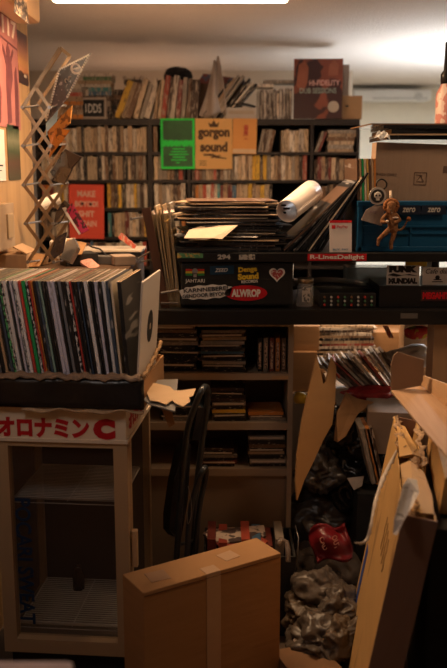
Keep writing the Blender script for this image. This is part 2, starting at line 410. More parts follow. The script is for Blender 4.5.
def row(pxa, pxb, py, htpx, pal, where, kind='disc case', name='disc_case', group=None, lean=None, wr=(2.6, 4.6), depth=.13, seq=None, z=None, cut=True):
    x, xe = sx(pxa)+.003, sx(pxb)-.003
    z = (sz(py)+.0005) if z is None else z
    cnt = {}; i = 0
    while True:
        col = seq[i % len(seq)] if seq else weighted(pal)
        w = rnd.uniform(*wr)/175.
        h = (rnd.uniform(*htpx))/175.
        ang = 0
        if lean: ang = lean(i)
        foot = w/max(math.cos(ang), .3) if ang else w
        if x+foot+(h*math.sin(ang) if ang > 0 else 0) > xe: break
        o = spine_obj(name, col, w-.0012, h, depth, cut)
        o.location = (x+(w/2)*math.cos(ang) if ang >= 0 else x+w/2, SY+.012+rnd.uniform(0, .014), z + (abs(math.sin(ang))*w/1 if ang > 0 else 0))
        if ang: o.rotation_euler = (0, ang, 0); o.location.z = z+abs(math.sin(ang))*w/2+.0005
        x += foot
        cnt[col] = cnt.get(col, 0)+1
        tag(o, f'{ordn(cnt[col])} {col} spine from the left, {where}', kind, group or f'upright cases on the {where}')
        i += 1; nbooks[0] += 1
    return i
HT = (21.5, 25)
row(62, 148, 152, HT, CREAMY, 'top disc row of the wide bay')
row(40, 148, 180, HT, CREAMY, 'second disc row of the wide bay', seq=None)
row(40, 69, 208, HT, MIXED, 'third row behind the card rack')
row(105.5, 148, 208, HT, MIXED, 'third disc row of the wide bay', seq=['yellow', 'brown', 'dark brown', 'yellow', 'black', 'white', 'white', 'yellow', 'grey', 'dark brown', 'white', 'brown', 'yellow', 'tan', 'black', 'cream'])
row(40, 69, 237, HT, MIXED, 'fourth row behind the card rack')
row(105.5, 148, 237, HT, MIXED, 'fourth disc row of the wide bay')
row(66, 148, 266, HT, MIXED, 'fifth disc row of the wide bay')
row(153, 160, 152, HT, DARKY, 'top row of the narrow bay')
row(153, 187, 180, HT, {**DARKY, 'yellow': 1.5}, 'second row of the narrow bay')
row(153, 187, 208, HT, MIXED, 'third row of the narrow bay')
row(153, 187, 237, HT, MIXED, 'fourth row of the narrow bay')
row(280.5, 310, 152.5, (20, 22), CREAMY, 'top row beside the black middle post', seq=['cream', 'cream', 'white', 'cream', 'white', 'cream', 'cream'], wr=(3.5, 5))
row(257, 279, 152.5, (20, 22), DARKY, 'top row beside the small tan flyer', lean=lambda i: R(12), wr=(2.8, 4), seq=['grey', 'dark brown', 'grey', 'brown', 'cream'])
row(191, 310, 180.5, (22, 25), MIXED, 'second row under the flyers', seq=['dark brown', 'red', 'brown', 'grey', 'cream', 'tan', 'red', 'dark brown', 'brown', 'white', 'cream', 'grey', 'white', 'cream', 'cream', 'tan', 'cream', 'yellow', 'yellow', 'dark brown', 'yellow', 'grey', 'cream', 'tan', 'brown', 'white', 'tan', 'cream', 'grey', 'tan'], wr=(2.9, 4.2))
row(191, 275, 208, HT, MIXED, 'third row under the flyers')
row(314, 355, 181, (20, 23), DARKY, 'second row of the end bay')
row(314, 355, 208.5, (20, 23), DARKY, 'third row of the end bay')
row(314, 330, 152.5, (18, 21), DARKY, 'top row of the end bay', lean=lambda i: R(20), wr=(2.4, 3.4), seq=['grey', 'maroon', 'black', 'maroon'])

def flat_pile(n, pxc, py, wpx, tpx, cols, where, name='book', kind='book', dep=.14, Y=SY, jit=.008, group=None, scale=175., rot=.06, base=None):
    z = sz(py)+.0008 if base is None else base
    cnt = {}
    for i in range(n):
        col = cols[i % len(cols)]
        t = rnd.uniform(*tpx)/scale; w = (wpx+rnd.uniform(-3, 3))/scale
        mb = MB(); mb.box((0, dep/2, t/2), (w, dep, t-.0006), bev=min(.001, t*.1)); mb.box((0, dep/2+.002, t/2), (w+.001, dep-.006, t*.55), mi=1)
        o = mb.build(name, [SP[col], PG]); o.location = (sx(pxc)+rnd.uniform(-jit, jit), Y+.012, z); o.rotation_euler = (0, 0, rnd.uniform(-rot, rot))
        z += t+.0003
        cnt[col] = cnt.get(col, 0)+1
        tag(o, f'{ordn(cnt[col])} {col} one from the bottom of the {where}', kind, group or f'pile: {where}')
    return z
flat_pile(6, 341.5, 152.5, 26, (3, 4), ['tan', 'grey', 'cream', 'brown', 'tan', 'grey'], 'flat pile in the end bay', 'disc_case', 'disc case')
# ---- on top of the unit
ZT = sz(119)+.0008
flat_pile(7, 73, 119, 20, (3.6, 5.4), ['orange', 'tan', 'brown', 'orange', 'tan', 'red', 'grey'], 'pile of orange brown books beside framed picture', base=ZT)
zz = flat_pile(5, 97, 119, 26, (4, 5), ['dark brown', 'black', 'dark brown', 'grey', 'dark brown'], 'dark pile standing behind framed picture', base=ZT, Y=SY+.05)
zz = flat_pile(2, 101, 119, 24, (3, 4), ['blue', 'teal'], 'bluish pair on the dark pile', base=zz, Y=SY+.04)
zz = flat_pile(4, 97, 119, 30, (2.5, 3.5), ['white', 'tan', 'green', 'white'], 'pale and green books topping the dark pile', base=zz, Y=SY+.04)
zz = flat_pile(6, 117, 119, 22, (4, 6), ['black', 'dark brown', 'black', 'dark brown', 'brown', 'black'], 'pile behind the leaning yellow book', base=ZT, Y=SY+.13, dep=.12)
flat_pile(4, 134, 119, 20, (3, 4), ['maroon', 'white', 'dark brown', 'white'], 'high pile behind leaning books', base=ZT+.155, Y=SY+.13, dep=.12)
flat_pile(6, 134, 119, 24, (4.3, 4.6), ['black', 'dark brown', 'brown', 'black', 'grey', 'dark brown'], 'low pile behind leaning books', base=ZT, Y=SY+.13, dep=.12)
# framed picture
fr = thing('picture_frame', 'small framed black picture with pale scribbled letters on shelf top', 'picture frame', (sx(94.5), SY+.02, ZT), (R(-4), 0, 0))
w_, h_ = 25/175, 20/175
mb = MB()
for c, d in (((0, 0, h_/2-.0), None),): pass
for s_ in (-1, 1):
    mb.box((s_*(w_/2-.006), 0, h_/2), (.012, .015, h_)); mb.box((0, 0, h_/2+s_*(h_/2-.006)), (w_-.02, .0149, .012))
mb.build('frame', M('grey silver frame', (.42, .34, .28), .4), fr)
MB().box((0, .003, h_/2), (w_-.02, .006, h_-.02)).build('picture', BLACKM, fr)
lettering('1DDS', w_*.6, h_*.42, fr, (0, -.002, h_/2), WHITEINK, bold=.01)
def lean_book(pxb, ang, w, h, col, label, kind='book', name='book', d=.15, Y=SY+.015, base=ZT, grp='leaning books on top of the shelf unit', dz=0):
    ang = R(ang); w, h = w/175., h/175.
    o = spine_obj(name, col, w, h, d)
    o.location = (sx(pxb), Y, base+abs(math.sin(ang))*w/2+.0004+dz); o.rotation_euler = (0, ang, 0)
    return tag(o, label, kind, grp)
seqs = [(118, 22, 5.5, 37, 'yellow', 'bright yellow book leaning on the shelf top'), (124, 21, 4.5, 35, 'tan', 'tan book leaning against the bright yellow one'),
 (129, 20, 5, 34, 'brown', 'brown book leaning two along from the yellow one'), (136, 17, 5, 38, 'cream', 'broad cream book leaning before the dark gap'),
 (142, 17, 3.5, 33, 'grey', 'slim grey book between two broad cream ones'), (147, 18, 5.5, 38, 'white', 'broad white book with red print leaning near shelf post'),
 (155.5, 7, 3, 36, 'tan', 'slim tan book in the upright cluster above green flyer'), (159.5, 7, 3, 36, 'cream', 'slim cream book in the cluster above green flyer'),
 (163.5, 8, 4.5, 40, 'red', 'tall red and white book above the green flyer'), (168.5, 7, 3, 38, 'dark brown', 'dark book next to the tall red one'),
 (172.5, 7, 4.5, 40, 'white', 'tall shiny white book above the green flyer'), (178, 6, 4, 36, 'maroon', 'maroon book beside the tall shiny white one'),
 (183, 5, 4, 38, 'grey', 'grey marked book above the green flyer'), (188, 6, 4, 37, 'brown', 'brown book before the wide black box file'), (194, 3, 8, 36, 'dark brown', 'wide dark brown box file ending the upright cluster')]
for s_ in seqs: lean_book(*s_)
# round dark beanie behind
mb = MB(); mb.blob((0, 0, .04), (.16, .14, .11), 3, .12, 3)
tag(mb.build('knitted_cap', M('black wool', (.02, .018, .018), .95, bump=.6, scale=90), loc=(sx(177), SY+.20, ZT+.20)), 'round black knitted cap lying behind the upright books', 'cap')
mb = MB(); mb.box((0, 0, .1), (.18, .1, .2), bev=.003); tag(mb.build('storage_box', M('brown box file', (.11, .06, .035), .7), loc=(sx(177), SY+.20, ZT)), 'brown box under the round black knitted cap', 'box')
# leaning magazines in the middle
for k, (pb, ang, w, h, col, lb) in enumerate([
 (202, 38, 2.2, 44, 'black', 'dark thin magazine leaning far over, lowest of the slanted ones'), (206, 37, 2.4, 46, 'tan', 'tan magazine slanted above the gorgon flyer'),
 (210, 35, 2.6, 48, 'grey', 'grey magazine slanted above the gorgon flyer'), (214, 36, 3, 48, 'grey', 'thicker pale grey magazine slanted above the gorgon flyer'),
 (220, 38, 2.4, 46, 'black', 'black glossy magazine slanted beside the white one'), (223.5, 40, 1.6, 44, 'white', 'white edged magazine slanted above the gorgon flyer'), (227, 42, 2.4, 42, 'black', 'black magazine slanted over the white cased stack')]):
    lean_book(pb, ang, w, h, col, lb, 'magazine', 'magazine', .2, grp='slanted magazines on top of the shelf unit')
# peaked clear bag
def peak(u, v):
    x = (u-.5)*(.13*(1-v)+.025)
    return (x+.05*v-.03*v*v, .02*math.sin(u*9+v*3)*(1-v*.5), v*.30-.015*math.sin(u*6))
mb = MB(); mb.sheet(peak, 14, 14, .002)
tag(mb.build('plastic_bag', M('cloudy plastic', (.5, .42, .36), .4, alpha=.85, var=.2, scale=25), loc=(sx(213), SY+.0, ZT+.02), rot=(R(-8), 0, 0)), 'cloudy plastic bag standing up in a peak above magazines', 'plastic bag')
mb = MB(); mb.plate([(-.14, 0, 0), (.15, 0, -.03), (.13, .01, .03), (-.1, .01, .06)], .01, n=(0, 1, 0))
tag(mb.build('magazine', [M('reddish mag', (.2, .06, .05), .5, lines=((.1, .12, .2), (30, 30, 30), .5, .9))], loc=(sx(221), SY+.21, ZT+.20)), 'reddish magazine behind the peaked plastic bag', 'magazine')
mb = MB(); mb.box((0, .06, .1), (.26, .1, .2)); tag(mb.build('storage_box', M('brown box file'), loc=(sx(219), SY+.15, ZT)), 'brown box behind the slanted magazines', 'box')
# black and white boxes
mb = MB(); mb.box((0, .07, .03), (29/175, .14, .06), bev=.003); mb.box((0, -.001, .035), (24/175, .002, .02), mi=1)
tag(mb.build('disc_box', [M('white card box', (.56, .5, .44), .6), PAPERD], loc=(sx(241), SY+.012, ZT)), 'white flat box under the black curled sleeve on shelf top', 'box')
mb = MB(); mb.sheet(lambda u, v: ((u-.5)*.155, v*.13, .018*math.sin(u*PI)), 10, 4, .006)
tag(mb.build('curled_sleeve', BLACK, loc=(sx(241), SY+.012, ZT+.062)), 'black curled sleeve lying on the white flat box', 'sleeve')
# clear cased discs
CASE = M('clear disc case', (.50, .44, .38), .18, var=.5, scale=22, spec=.9, rand=.3, lines=((.12, .09, .08), (60, 60, 14), .5, .9))
for k in range(11):
    x = 258.5+k*3.15
    mb = MB(); hh = rnd.uniform(26, 29)/175
    mb.box((0, .07, hh/2), (.0155, .14, hh), bev=.001); mb.box((0, -.0008, hh/2), (.006, .001, hh*.8), mi=1)
    tag(mb.build('disc_case', [CASE, SP[rnd.choice(['white', 'cream', 'grey', 'dark brown'])]], loc=(sx(x), SY+.02+rnd.uniform(0, .02), ZT)),
        f'shiny clear disc case, {ordn(k+1)} one left of the orange record cover'.replace('first one left', 'eleventh one left') if False else f'shiny clear disc case upright on shelf top, {ordn(11-k)} from the orange record cover', 'disc case', 'clear disc cases on the shelf top')
for k, (xx, lb) in enumerate(((262, 'white long case lying across the clear disc cases'), (280, 'grey long case lying across the clear disc cases'))):
    mb = MB(); mb.box((0, .07, .012), (30/175 if k else 26/175, .12, .018), bev=.001)
    tag(mb.build('disc_case', SP['white' if k == 0 else 'grey'], loc=(sx(xx-2 if k == 0 else 279), SY+.03, ZT+.166+k*.021)), lb, 'disc case')
# orange LP cover + plain carton
lp = thing('record_sleeve', 'orange brown record cover lettered HI-FIDELITY leaning on shelf top', 'record sleeve', (sx(316.5), SY+.0, ZT+.001), (R(-3), 0, R(-3)))
S = 46/175; Hh = 55/175
MB().box((0, .003, Hh/2), (S, .006, Hh)).build('cover', M('orange brown print', (.25, .07, .04), .4, var=.5, scale=9, lines=((.05, .02, .02), (9, 9, 9), .5, .95)), lp)
lettering('HI-FIDELITY', S*.62, Hh*.09, lp, (S*.13, -.0005, Hh*.60), M('faint pink ink', (.75, .42, .36), .5), bold=.02)
lettering('DUB SESSIONS', S*.75, Hh*.09, lp, (0, -.0005, Hh*.47), M('faint teal ink', (.30, .36, .30), .5), bold=.02)
mb = MB(); mb.cyl((S*.32, 0, Hh*.2), (S*.32, -.0008, Hh*.2), .03, 24); mb.build('printed_reel', PAPERD, lp)
mb = MB(); mb.plate([(x*S, -.0002, z*Hh) for x, z in ((-.45, .55), (-.4, .9), (-.28, .97), (-.2, .85), (-.22, .6), (-.3, .45))], .0006)
mb.plate([(x*S, -.0002, z*Hh) for x, z in ((.2, .72), (.22, .9), (.32, .98), (.42, .9), (.4, .72))], .0006)
mb.build('printed_figures', M('skin tone print', (.34, .11, .06), .5, var=.4), lp)
mb = MB(); mb.box((0, .15, .0625), (22/175, .22, .125), bev=.002); mb.box((-.02, .038, .07), (.016, .004, .01), mi=1)
tag(mb.build('cardboard_box', [CARD, BLACKM], loc=(sx(350), SY, ZT)), 'small plain cardboard box at the end of the shelf top', 'box')
mb = MB(); mb.box((0, .15, .09), (28/175, .2, .29), bev=.002)
tag(mb.build('cardboard_box', CARD3, loc=(sx(334), SY+.02, ZT+.0562)), 'brown box standing behind the orange record cover', 'box')

# ---- flyers taped on the shelf front
def flyer(pxa, pya, pxb, pyb, m, label, y=-.008, rz=0):
    a, b = at(pxa, pya, SY), at(pxb, pyb, SY)
    w, h = b.x-a.x, a.z-b.z
    o = thing('flyer', label, 'flyer', ((a.x+b.x)/2, SY+y, (a.z+b.z)/2), (0, rz, 0))
    MB().box((0, 0, 0), (w, .002, h)).build('sheet', m, o)
    return o, w, h
GREEN = M('neon green print', (.03, .82, .10), .6, var=.03)
o, w, h = flyer(160.5, 118.5, 195, 169, GREEN, 'neon green flyer with black panel taped to shelf edge')
m_ = M('dark green photo print', (.03, .13, .04), .5, var=.8, scale=12)
mb = MB(); mb.box((0, -.0015, h*.26), (w*.86, .001, h*.40)); mb.box((0, -.0015, -h*.24), (w*.86, .001, h*.42)); mb.build('printed_panel', m_, o)
lettering('SUBOASH!', w*.88, h*.14, o, (0, -.002, h*.01), GREEN, bold=.05)
for k in range(6): MB().box((w*(.03 if k < 5 else 0), -.0025, -h*(.10+.055*k)), (w*(.36+.1*((k*7) % 3)) if k < 5 else w*.1, .001, h*.022)).build('printed_line', GREEN, o)
TAN = M('tan flyer paper', (.80, .47, .17), .7, var=.06, scale=5)
o, w, h = flyer(195.2, 118.5, 232.2, 169, TAN, 'tan flyer reading gorgon sound under a small crown')
BI = M('dark brown ink', (.09, .045, .02), .6)
lettering('gorgon', w*.86, h*.2, o, (0, -.0015, h*.18), BI, bold=.05)
lettering('sound', w*.74, h*.2, o, (-.0, -.0015, -h*.06), BI, bold=.05)
mb = MB(); mb.plate([(x*w, -.0012, h*z) for x, z in ((-.11, .33), (.11, .33), (.15, .43), (.07, .38), (0, .47), (-.07, .38), (-.15, .43))], .0008); mb.build('printed_crown', BI, o)
mb = MB(); mb.plate([(x*w, -.0012, h*z) for x, z in ((-.28, -.2), (-.02, -.20), (.12, -.25), (.34, -.28), (.34, -.30), (.05, -.28), (-.05, -.24), (-.28, -.235))], .0008)
mb.plate([(x*w, -.0012, h*z) for x, z in ((-.1, -.26), (.18, -.22), (.2, -.235), (-.05, -.285))], .0008); mb.build('printed_mark', BI, o)
mb = MB(); 
for k in range(3): mb.box((-w*.3, -.0015, -h*(.34+.04*k)), (w*.2, .0008, h*.012))
mb.build('printed_line', BI, o)
o, w, h = flyer(232.6, 118.5, 256.5, 154, M('orange tan paper', (.78, .36, .10), .6, var=.05), 'small orange tan flyer with red characters', y=-.010, rz=R(1))
MB().box((0, -.0015, -h*.42), (w*.96, .001, h*.12)).build('printed_panel', M('cream band', (.7, .5, .3), .6), o)
lettering('音\n楽', w*.22, h*.42, o, (w*.05, -.0015, h*.12), REDINK, bold=.03)
REDP = M('coral red print', (.84, .10, .055), .55, var=.04)
o, w, h = flyer(68.5, 184.5, 105, 238.5, REDP, 'coral red poster lettered MAKE SHIT AGAIN taped to disc shelf', rz=R(1))
PI_ = M('pale pink ink', (.92, .55, .42), .6)
lettering('MAKE', w*.52, h*.115, o, (0, -.0015, h*.33), PI_, bold=.03)
lettering('BOYOD!', w*.66, h*.11, o, (0, -.0015, h*.145), PI_, bold=.04)
mb = MB(); mb.cyl((-w*.12, -.0022, h*.145), (-w*.12, -.003, h*.145), .008, 10); mb.cyl((w*.12, -.0022, h*.14), (w*.12, -.003, h*.14), .008, 10); mb.build('printed_mark', BLACKINK, o)
lettering('SHIT', w*.46, h*.115, o, (0, -.0015, -h*.04), PI_, bold=.03)
lettering('AGAIN', w*.56, h*.115, o, (0, -.0015, -h*.22), PI_, bold=.03)

# ------------------------------------------------------------------ far room: wall strip light, hanging folder
b0, b1 = at(353, 89, 7.1), at(431, 100.5, 7.1)
t = thing('air_conditioner', 'long white air conditioner high on the far wall', 'air conditioner', ((b0.x+b1.x)/2, 7.19, b1.z-.012))
wid, hei = b1.x-b0.x, b0.z-b1.z
MB().box((0, 0, hei/2+.01), (wid, .22, hei), bev=.02).build('housing', M('white plastic', (.85, .86, .86), .3, var=.02), t)
MB().box((wid*.1, -.115, hei*.3), (wid*.7, .012, hei*.15)).build('air_vent', M('grey plastic', (.6, .62, .63), .5), t)
MB().cyl((wid*.33, -.13, hei*.45), (wid*.33, -.11, hei*.45), .03, 14).build('control_dial', M('grey plastic'), t)
# ------------------------------------------------------------------ drinks cooler
FA = R(-5.0)
FR = at(126, 409, 2.42)
FW, FD, FH = .407, .40, 0
zb = at(126, 658, 2.42).z
FH = FR.z - zb
u = Vector((math.cos(FA), math.sin(FA), 0))
FO = Vector((FR.x, FR.y, zb)) - u*FW
fridge = thing('drinks_cooler', 'small cream glass drinks cooler with red katakana header under the record tray', 'drinks cooler', FO, (0, 0, FA))
HH = .108
mb = MB()
pts = [(0, -.012), (FW+.006, -.012), (FW+.006, FD), (-.0, FD)]
mb.box((FW/2, FD/2, FH-HH/2), (FW, FD, HH), bev=.006)
mb.box((FW/2, FD/2-.002, FH-HH+.006), (FW+.008, FD+.008, .010))
mb.build('header', M('cream header', (.78, .66, .52), .4, var=.04), fridge)
lettering('オロナミン', .282, .062, fridge, (.154, -.0008, FH-.064), REDINK, bold=.055)
lettering('C', .067, .064, fridge, (.340, -.0008, FH-.064), REDINK, bold=.09)
lettering('オロナミンC', .33, .048, fridge, (FW+.0008, FD/2+.0, FH-.055), REDINK, rot=(0, 0, PI/2), bold=.045)
mb = MB()
for x in (.021, FW-.021):
    mb.box((x, .02, (FH-HH)/2), (.042, .038, FH-HH-.002))
mb.box((FW/2, .02, .024), (FW-.01, .0375, .046)); mb.box((FW/2, .02, FH-HH-.008), (FW, .036, .016))
mb.build('door_frame', CREAM, fridge)
mb = MB(); mb.box((FW/2, .022, (FH-HH)/2+.02), (FW-.08, .005, FH-HH-.065)); mb.build('door_glass', PANE, fridge)
mb = MB()
mb.bm.free()
for x, y in ((.012, .055), (FW-.012, .055), (.012, FD-.012), (FW-.012, FD-.012)): MB().box((x, y, (FH-HH)/2+.01), (.024, .024, FH-HH-.022)).build('corner_post', CREAM, fridge)
for x in (.004, FW-.004): MB().box((x, FD/2+.02, (FH-HH)/2+.03), (.004, FD-.1, FH-HH-.07)).build('side_glass', PANE, fridge)
MB().box((FW/2, FD-.004, (FH-HH)/2+.02), (FW-.05, .008, FH-HH-.04)).build('back_panel', M('dim brown back panel', (.10, .07, .05), .5), fridge)
mb = MB(); mb.box((FW/2, FD/2+.02, .030), (FW-.01, FD-.05, .03)); mb.build('cabinet_floor', M('grey brown liner', (.16, .12, .09), .5), fridge)
mb = MB(); mb.box((FW/2, FD/2+.03, .007), (FW-.03, FD-.08, .014)); mb.build('base', BLACKM, fridge)
def wire_shelf(z, y0, y1):
    mb = MB()
    n = 24
    for i in range(n):
        y = y0+(y1-y0)*i/(n-1); mb.cyl((.03, y, z), (FW-.035, y, z), .0021, 5)
    mb.cyl((.03, y0, z-.004), (.03, y1, z-.004), .0025, 6).cyl((FW-.035, y0, z-.004), (FW-.035, y1, z-.004), .0025, 6)
    mb.cyl((FW/2, y0, z-.004), (FW/2, y1, z-.004), .002, 6)
    mb.tube([(.03, y0-.004, z-.012), (FW-.05, y0-.004, z-.012), (FW-.05, y0-.004, z+.006), (.03, y0-.004, z+.006)], .0016, 6, closed=True)
    mb.build('wire_shelf', M('white coated wire', (.55, .50, .44), .4), fridge)
wire_shelf(at(60, 503, 2.47).z-zb, .06, FD-.03)
wire_shelf(.068, .06, FD-.03)
mb = MB(); mb.box((FW+.012, .03, .355), (.018, .02, .12), bev=.003); mb.box((FW+.004, .03, .395), (.012, .016, .012)); mb.box((FW+.004, .03, .315), (.012, .016, .012))
mb.build('handle', M('cream plastic handle', (.62, .42, .24), .4), fridge)
lettering('POCARI SWEAT', .42, .050, fridge, (.074, .018, .30), M('deep blue ink', (.006, .03, .09), .5), rot=(0, PI/2, 0), bold=.02)
mb = MB(); mb.tube([(FW-.055, .30, .35), (FW-.05, .2, .3), (FW-.06, .12, .2), (FW-.05, .08, .07)], .004, 6); mb.build('cable', BLACKM, fridge)
stand = MB(); stand.box((FW/2, FD/2+.01, zb/2-.0005), (FW-.03, FD-.03, zb-.001), bev=.004)
tag(stand.build('storage_box', BLACKM, loc=(FO.x, FO.y, 0), rot=(0, 0, FA)), 'black box underneath the drinks cooler', 'box')
# small things inside cooler
o = MB().lathe([(.02, 0), (.021, .05), (.012, .07), (.012, .085)], 12).build('small_bottle', M('brown glass', (.06, .03, .015), .15), loc=FO+u*.19+Vector((.0, .30, .0685)))
tag(o, 'small brown bottle standing on the bottom rack inside the cooler', 'bottle')

# ------------------------------------------------------------------ record tray on the cooler
TX1 = FW + .058
T0 = Vector((FO.x, FO.y, FR.z+.001))
tray = thing('record_tray', 'black taped cardboard tray of records on top of the cooler', 'tray', T0, (0, 0, FA))
BT = M('black tape wrap', (.014, .013, .014), .28, var=.5, scale=18, bump=.4, spec=.5)
xa, y0, y1, wh = -.10, -.018, .355, .088
MB().box(((xa+TX1)/2, (y0+y1)/2, .0315), (TX1-xa-.014, y1-y0-.014, .063)).build('bottom_panel', CARD3, tray)
mb = MB(); mb.sheet(lambda a, b: (xa+(TX1-xa)*a, y0+.004*math.sin(a*14)*math.sin(b*3), .004+wh*b), 30, 5, .006); mb.build('front_wall', BT, tray)
mb = MB(); mb.box((TX1-.003, (y0+y1)/2, wh*.45+.008), (.006, y1-y0-.01, wh*.9)); mb.build('side_wall', CARD, tray)
MB().box(((xa+TX1)/2, y1-.003, wh*.45+.008), (TX1-xa-.02, .006, wh*.9)).build('back_wall', CARD, tray)
mb = MB()
mb.sheet(lambda a, b: (xa+(TX1-xa-.01)*a, y0-.012+.034*b, wh+.004+.013*math.sin(b*PI)+.003*math.sin(a*37+b*2)+.003*math.sin(a*91)), 60, 6, .003)
mb.build('folded_lip', M('scuffed brown lip', (.25, .17, .115), .55, var=.5, scale=40, stretch=(1, 4, 4), bump=.5), tray)
mb = MB()
mb.sheet(lambda a, b: (.10+(TX1-.10)*a, y0-.014+.014*b, -.001+.003*math.sin(a*25)-.008*(1-b)*(.5+.5*math.sin(a*13))), 40, 5, .003)
mb.build('torn_underside', CARDE, tray)
pts = [(TX1-.002, y0+.0+.012*i, wh+.012+.0026*(i % 2)+.035*(i/28)**1.5+.004*math.sin(i)) for i in range(29)]
mb = MB(); mb.tube(pts, [.0045+.0022*(i % 2) for i in range(29)], 7); mb.build('corrugated_edge', M('corrugated brown edge', (.36, .22, .11), .8, var=.4, scale=80, bump=.6), tray)
inv = (Matrix.Translation(T0) @ Matrix.Rotation(FA, 4, 'Z')).inverted()
def tl(px, py, Y): return inv @ at(px, py, Y)
mb = MB(); mb.plate([inv @ onz(*p, FR.z+.035) for p in ((139, 396), (150, 380), (178, 379), (175, 411), (150, 404))], .004); mb.build('taped_flap', GREYTAPE, tray)
mb = MB(); mb.plate([inv @ onz(*p, FR.z+.042) for p in ((146, 391), (152, 383), (170, 387), (174, 391), (181, 391), (188, 390), (196, 389), (193, 396), (189, 398), (190, 402), (183, 407), (176, 404), (172, 401), (166, 405), (158, 402), (150, 401))], .002, n=(0, 0, 1)); mb.build('torn_strip', M('pale torn card', (.60, .42, .25), .9, var=.15), tray)
mb = MB(); mb.plate([tl(161, 407, 2.42), tl(170, 405, 2.42), tl(175, 424, 2.40), tl(169, 428, 2.40)], .003); mb.build('hanging_flap', CARD, tray)

LPP = {'black': (.020, .020, .022), 'white': (.74, .73, .76), 'lavender': (.56, .56, .70), 'tan': (.45, .31, .19), 'cream': (.68, .56, .42), 'navy': (.05, .075, .12),
       'green': (.02, .36, .12), 'red': (.50, .06, .05), 'orange': (.58, .22, .05), 'teal': (.26, .42, .38), 'grey': (.22, .22, .24), 'brown': (.13, .075, .05), 'gold': (.62, .40, .12)}
LM = {k: M('sleeve '+k, v, .45, var=.12, scale=30, rand=.15, lines=((.45, .42, .4) if sum(v) < .5 else (.08, .07, .07), (120, 3, 26), .62, .55)) for k, v in LPP.items()}
CHK = M('chequered sleeve', (.62, .62, .62), .5, lines=((.02, .02, .03), (200, 2, 90), .5, 1.))
CHKG = M('green chequered sleeve', (.10, .42, .16), .5, lines=((.03, .03, .03), (200, 2, 120), .5, 1.))
LM['chequered'] = CHK; LM['green chequered'] = CHKG
TOPS = [M('sleeve top card '+n, c, .8, var=.15) for n, c in (('tan', (.72, .50, .31)), ('cream', (.86, .72, .52)), ('brown', (.42, .26, .16)), ('dark', (.06, .05, .045)), ('lime', (.55, .55, .18)))]  # card colours, lightened to paint in light from above
def sleeve(col, t, S=.313, top=None, name='record_sleeve'):
    mb = MB(); mb.box((0, S/2, S/2), (t, S, S))
    for f in mb.bm.faces:
        if f.normal.z > .5 or f.calc_center_median().z > S-.001: f.material_index = 1
    mb.box((0, S/2, S-.004), (t*.35, S-.01, .0095), mi=2)
    return mb.build(name, [LM[col], TOPS[rnd.choice([0, 0, 1, 1, 2, 3]) if top is None else top], BLACKINK])
seq = ['tan', 'grey', 'black', 'tan', 'black', 'lavender', 'cream', 'black', 'black', 'black', 'black', 'grey', 'black', 'black', 'tan', 'black', 'navy', 'green chequered', 'chequered', 'white', 'black',
       'lavender', 'chequered', 'white', 'red', 'green', 'chequered', 'red', 'orange', 'black', 'navy', 'teal', 'black', 'black', 'lavender', 'lavender', 'black', 'grey', 'black', 'black', 'chequered', 'red', 'black', 'black', 'navy', 'black',
       'white', 'black', 'black', 'lavender', 'black', 'white', 'navy', 'cream']
xs0, xs1 = -.062, .402
ws = [rnd.uniform(4, 6.6) for _ in seq]
for i, c_ in enumerate(seq):
    if c_ in ('green', 'white', 'lavender', 'cream'): ws[i] *= 1.15
tot = sum(ws); x = xs0; cnt = {}
ANG = R(-8)
for i, c_ in enumerate(seq):
    wv = ws[i]/tot*(xs1-xs0)
    o = sleeve(c_, wv-.0022, top=4 if i in (17, 27) else None)
    if i % 3 == 0: o.data.materials[1] = TOPS[1]
    o.matrix_world = Matrix.Translation(T0) @ Matrix.Rotation(FA, 4, 'Z') @ Matrix.Translation((x+wv/2, y0+.018+rnd.uniform(0, .006), .0660)) @ Matrix.Rotation(ANG*(1-.35*max(0, i-44)/9), 4, 'Y')
    x += wv; cnt[c_] = cnt.get(c_, 0)+1
    tag(o, f'{ordn(cnt[c_])} {c_} record sleeve from the left in the tray on the cooler', 'record sleeve', 'records in the tray on the cooler')
o = sleeve('black', .012, top=0)
o.matrix_world = Matrix.Translation(T0) @ Matrix.Rotation(FA, 4, 'Z') @ Matrix.Translation((x+.014, y0+.02, .0640)) @ Matrix.Rotation(R(-4), 4, 'Y')
tag(o, 'broad black record sleeve ending the row, its dark face showing', 'record sleeve', 'records in the tray on the cooler')
mb = MB(); S = .313; mb.box((0, S/2, S/2), (.006, S, S), bev=.0015)
o = mb.build('record_sleeve', M('white paper sleeve', (.62, .56, .50), .6, var=.06, scale=4, bump=.1))
o.matrix_world = Matrix.Translation(T0) @ Matrix.Rotation(FA, 4, 'Z') @ Matrix.Translation((TX1-.024, y0+.02, .0640)) @ Matrix.Rotation(R(3.8), 4, 'Y')
tag(o, 'white paper record sleeve with a dark round hole at the tray end', 'record sleeve', 'records in the tray on the cooler')
MB().cyl((.0028, S/2, S/2), (.0038, S/2, S/2), .050, 32).build('centre_label', BLACKM, o)
MB().cyl((.0036, S/2, S/2), (.0045, S/2, S/2), .010, 16).build('centre_hole', PAPERD, o)

# ------------------------------------------------------------------ counter behind the cooler with clutter
bc = onz(30, 266, at(60, 266, 3.0).z)
CZ = at(60, 268, 3.05).z
mb = MB(); mb.box((-.565, 3.32, CZ/2), (.45, .62, CZ), bev=.004)
tag(mb.build('wooden_cabinet', M('brown wood', (.08, .045, .025), .6, var=.25, scale=9, stretch=(2, 8, 8))), 'brown wooden cabinet behind the record tray beside plywood wall', 'cabinet')
def quadcard(name, label, cat, pts, m, t=.003, group=None, root=None):
    P3 = [at(*p) for p in pts]; c = sum(P3, Vector())/len(P3)
    o = MB().plate([p-c for p in P3], t).build(name, m, loc=c)
    return tag(o, label, cat, group)
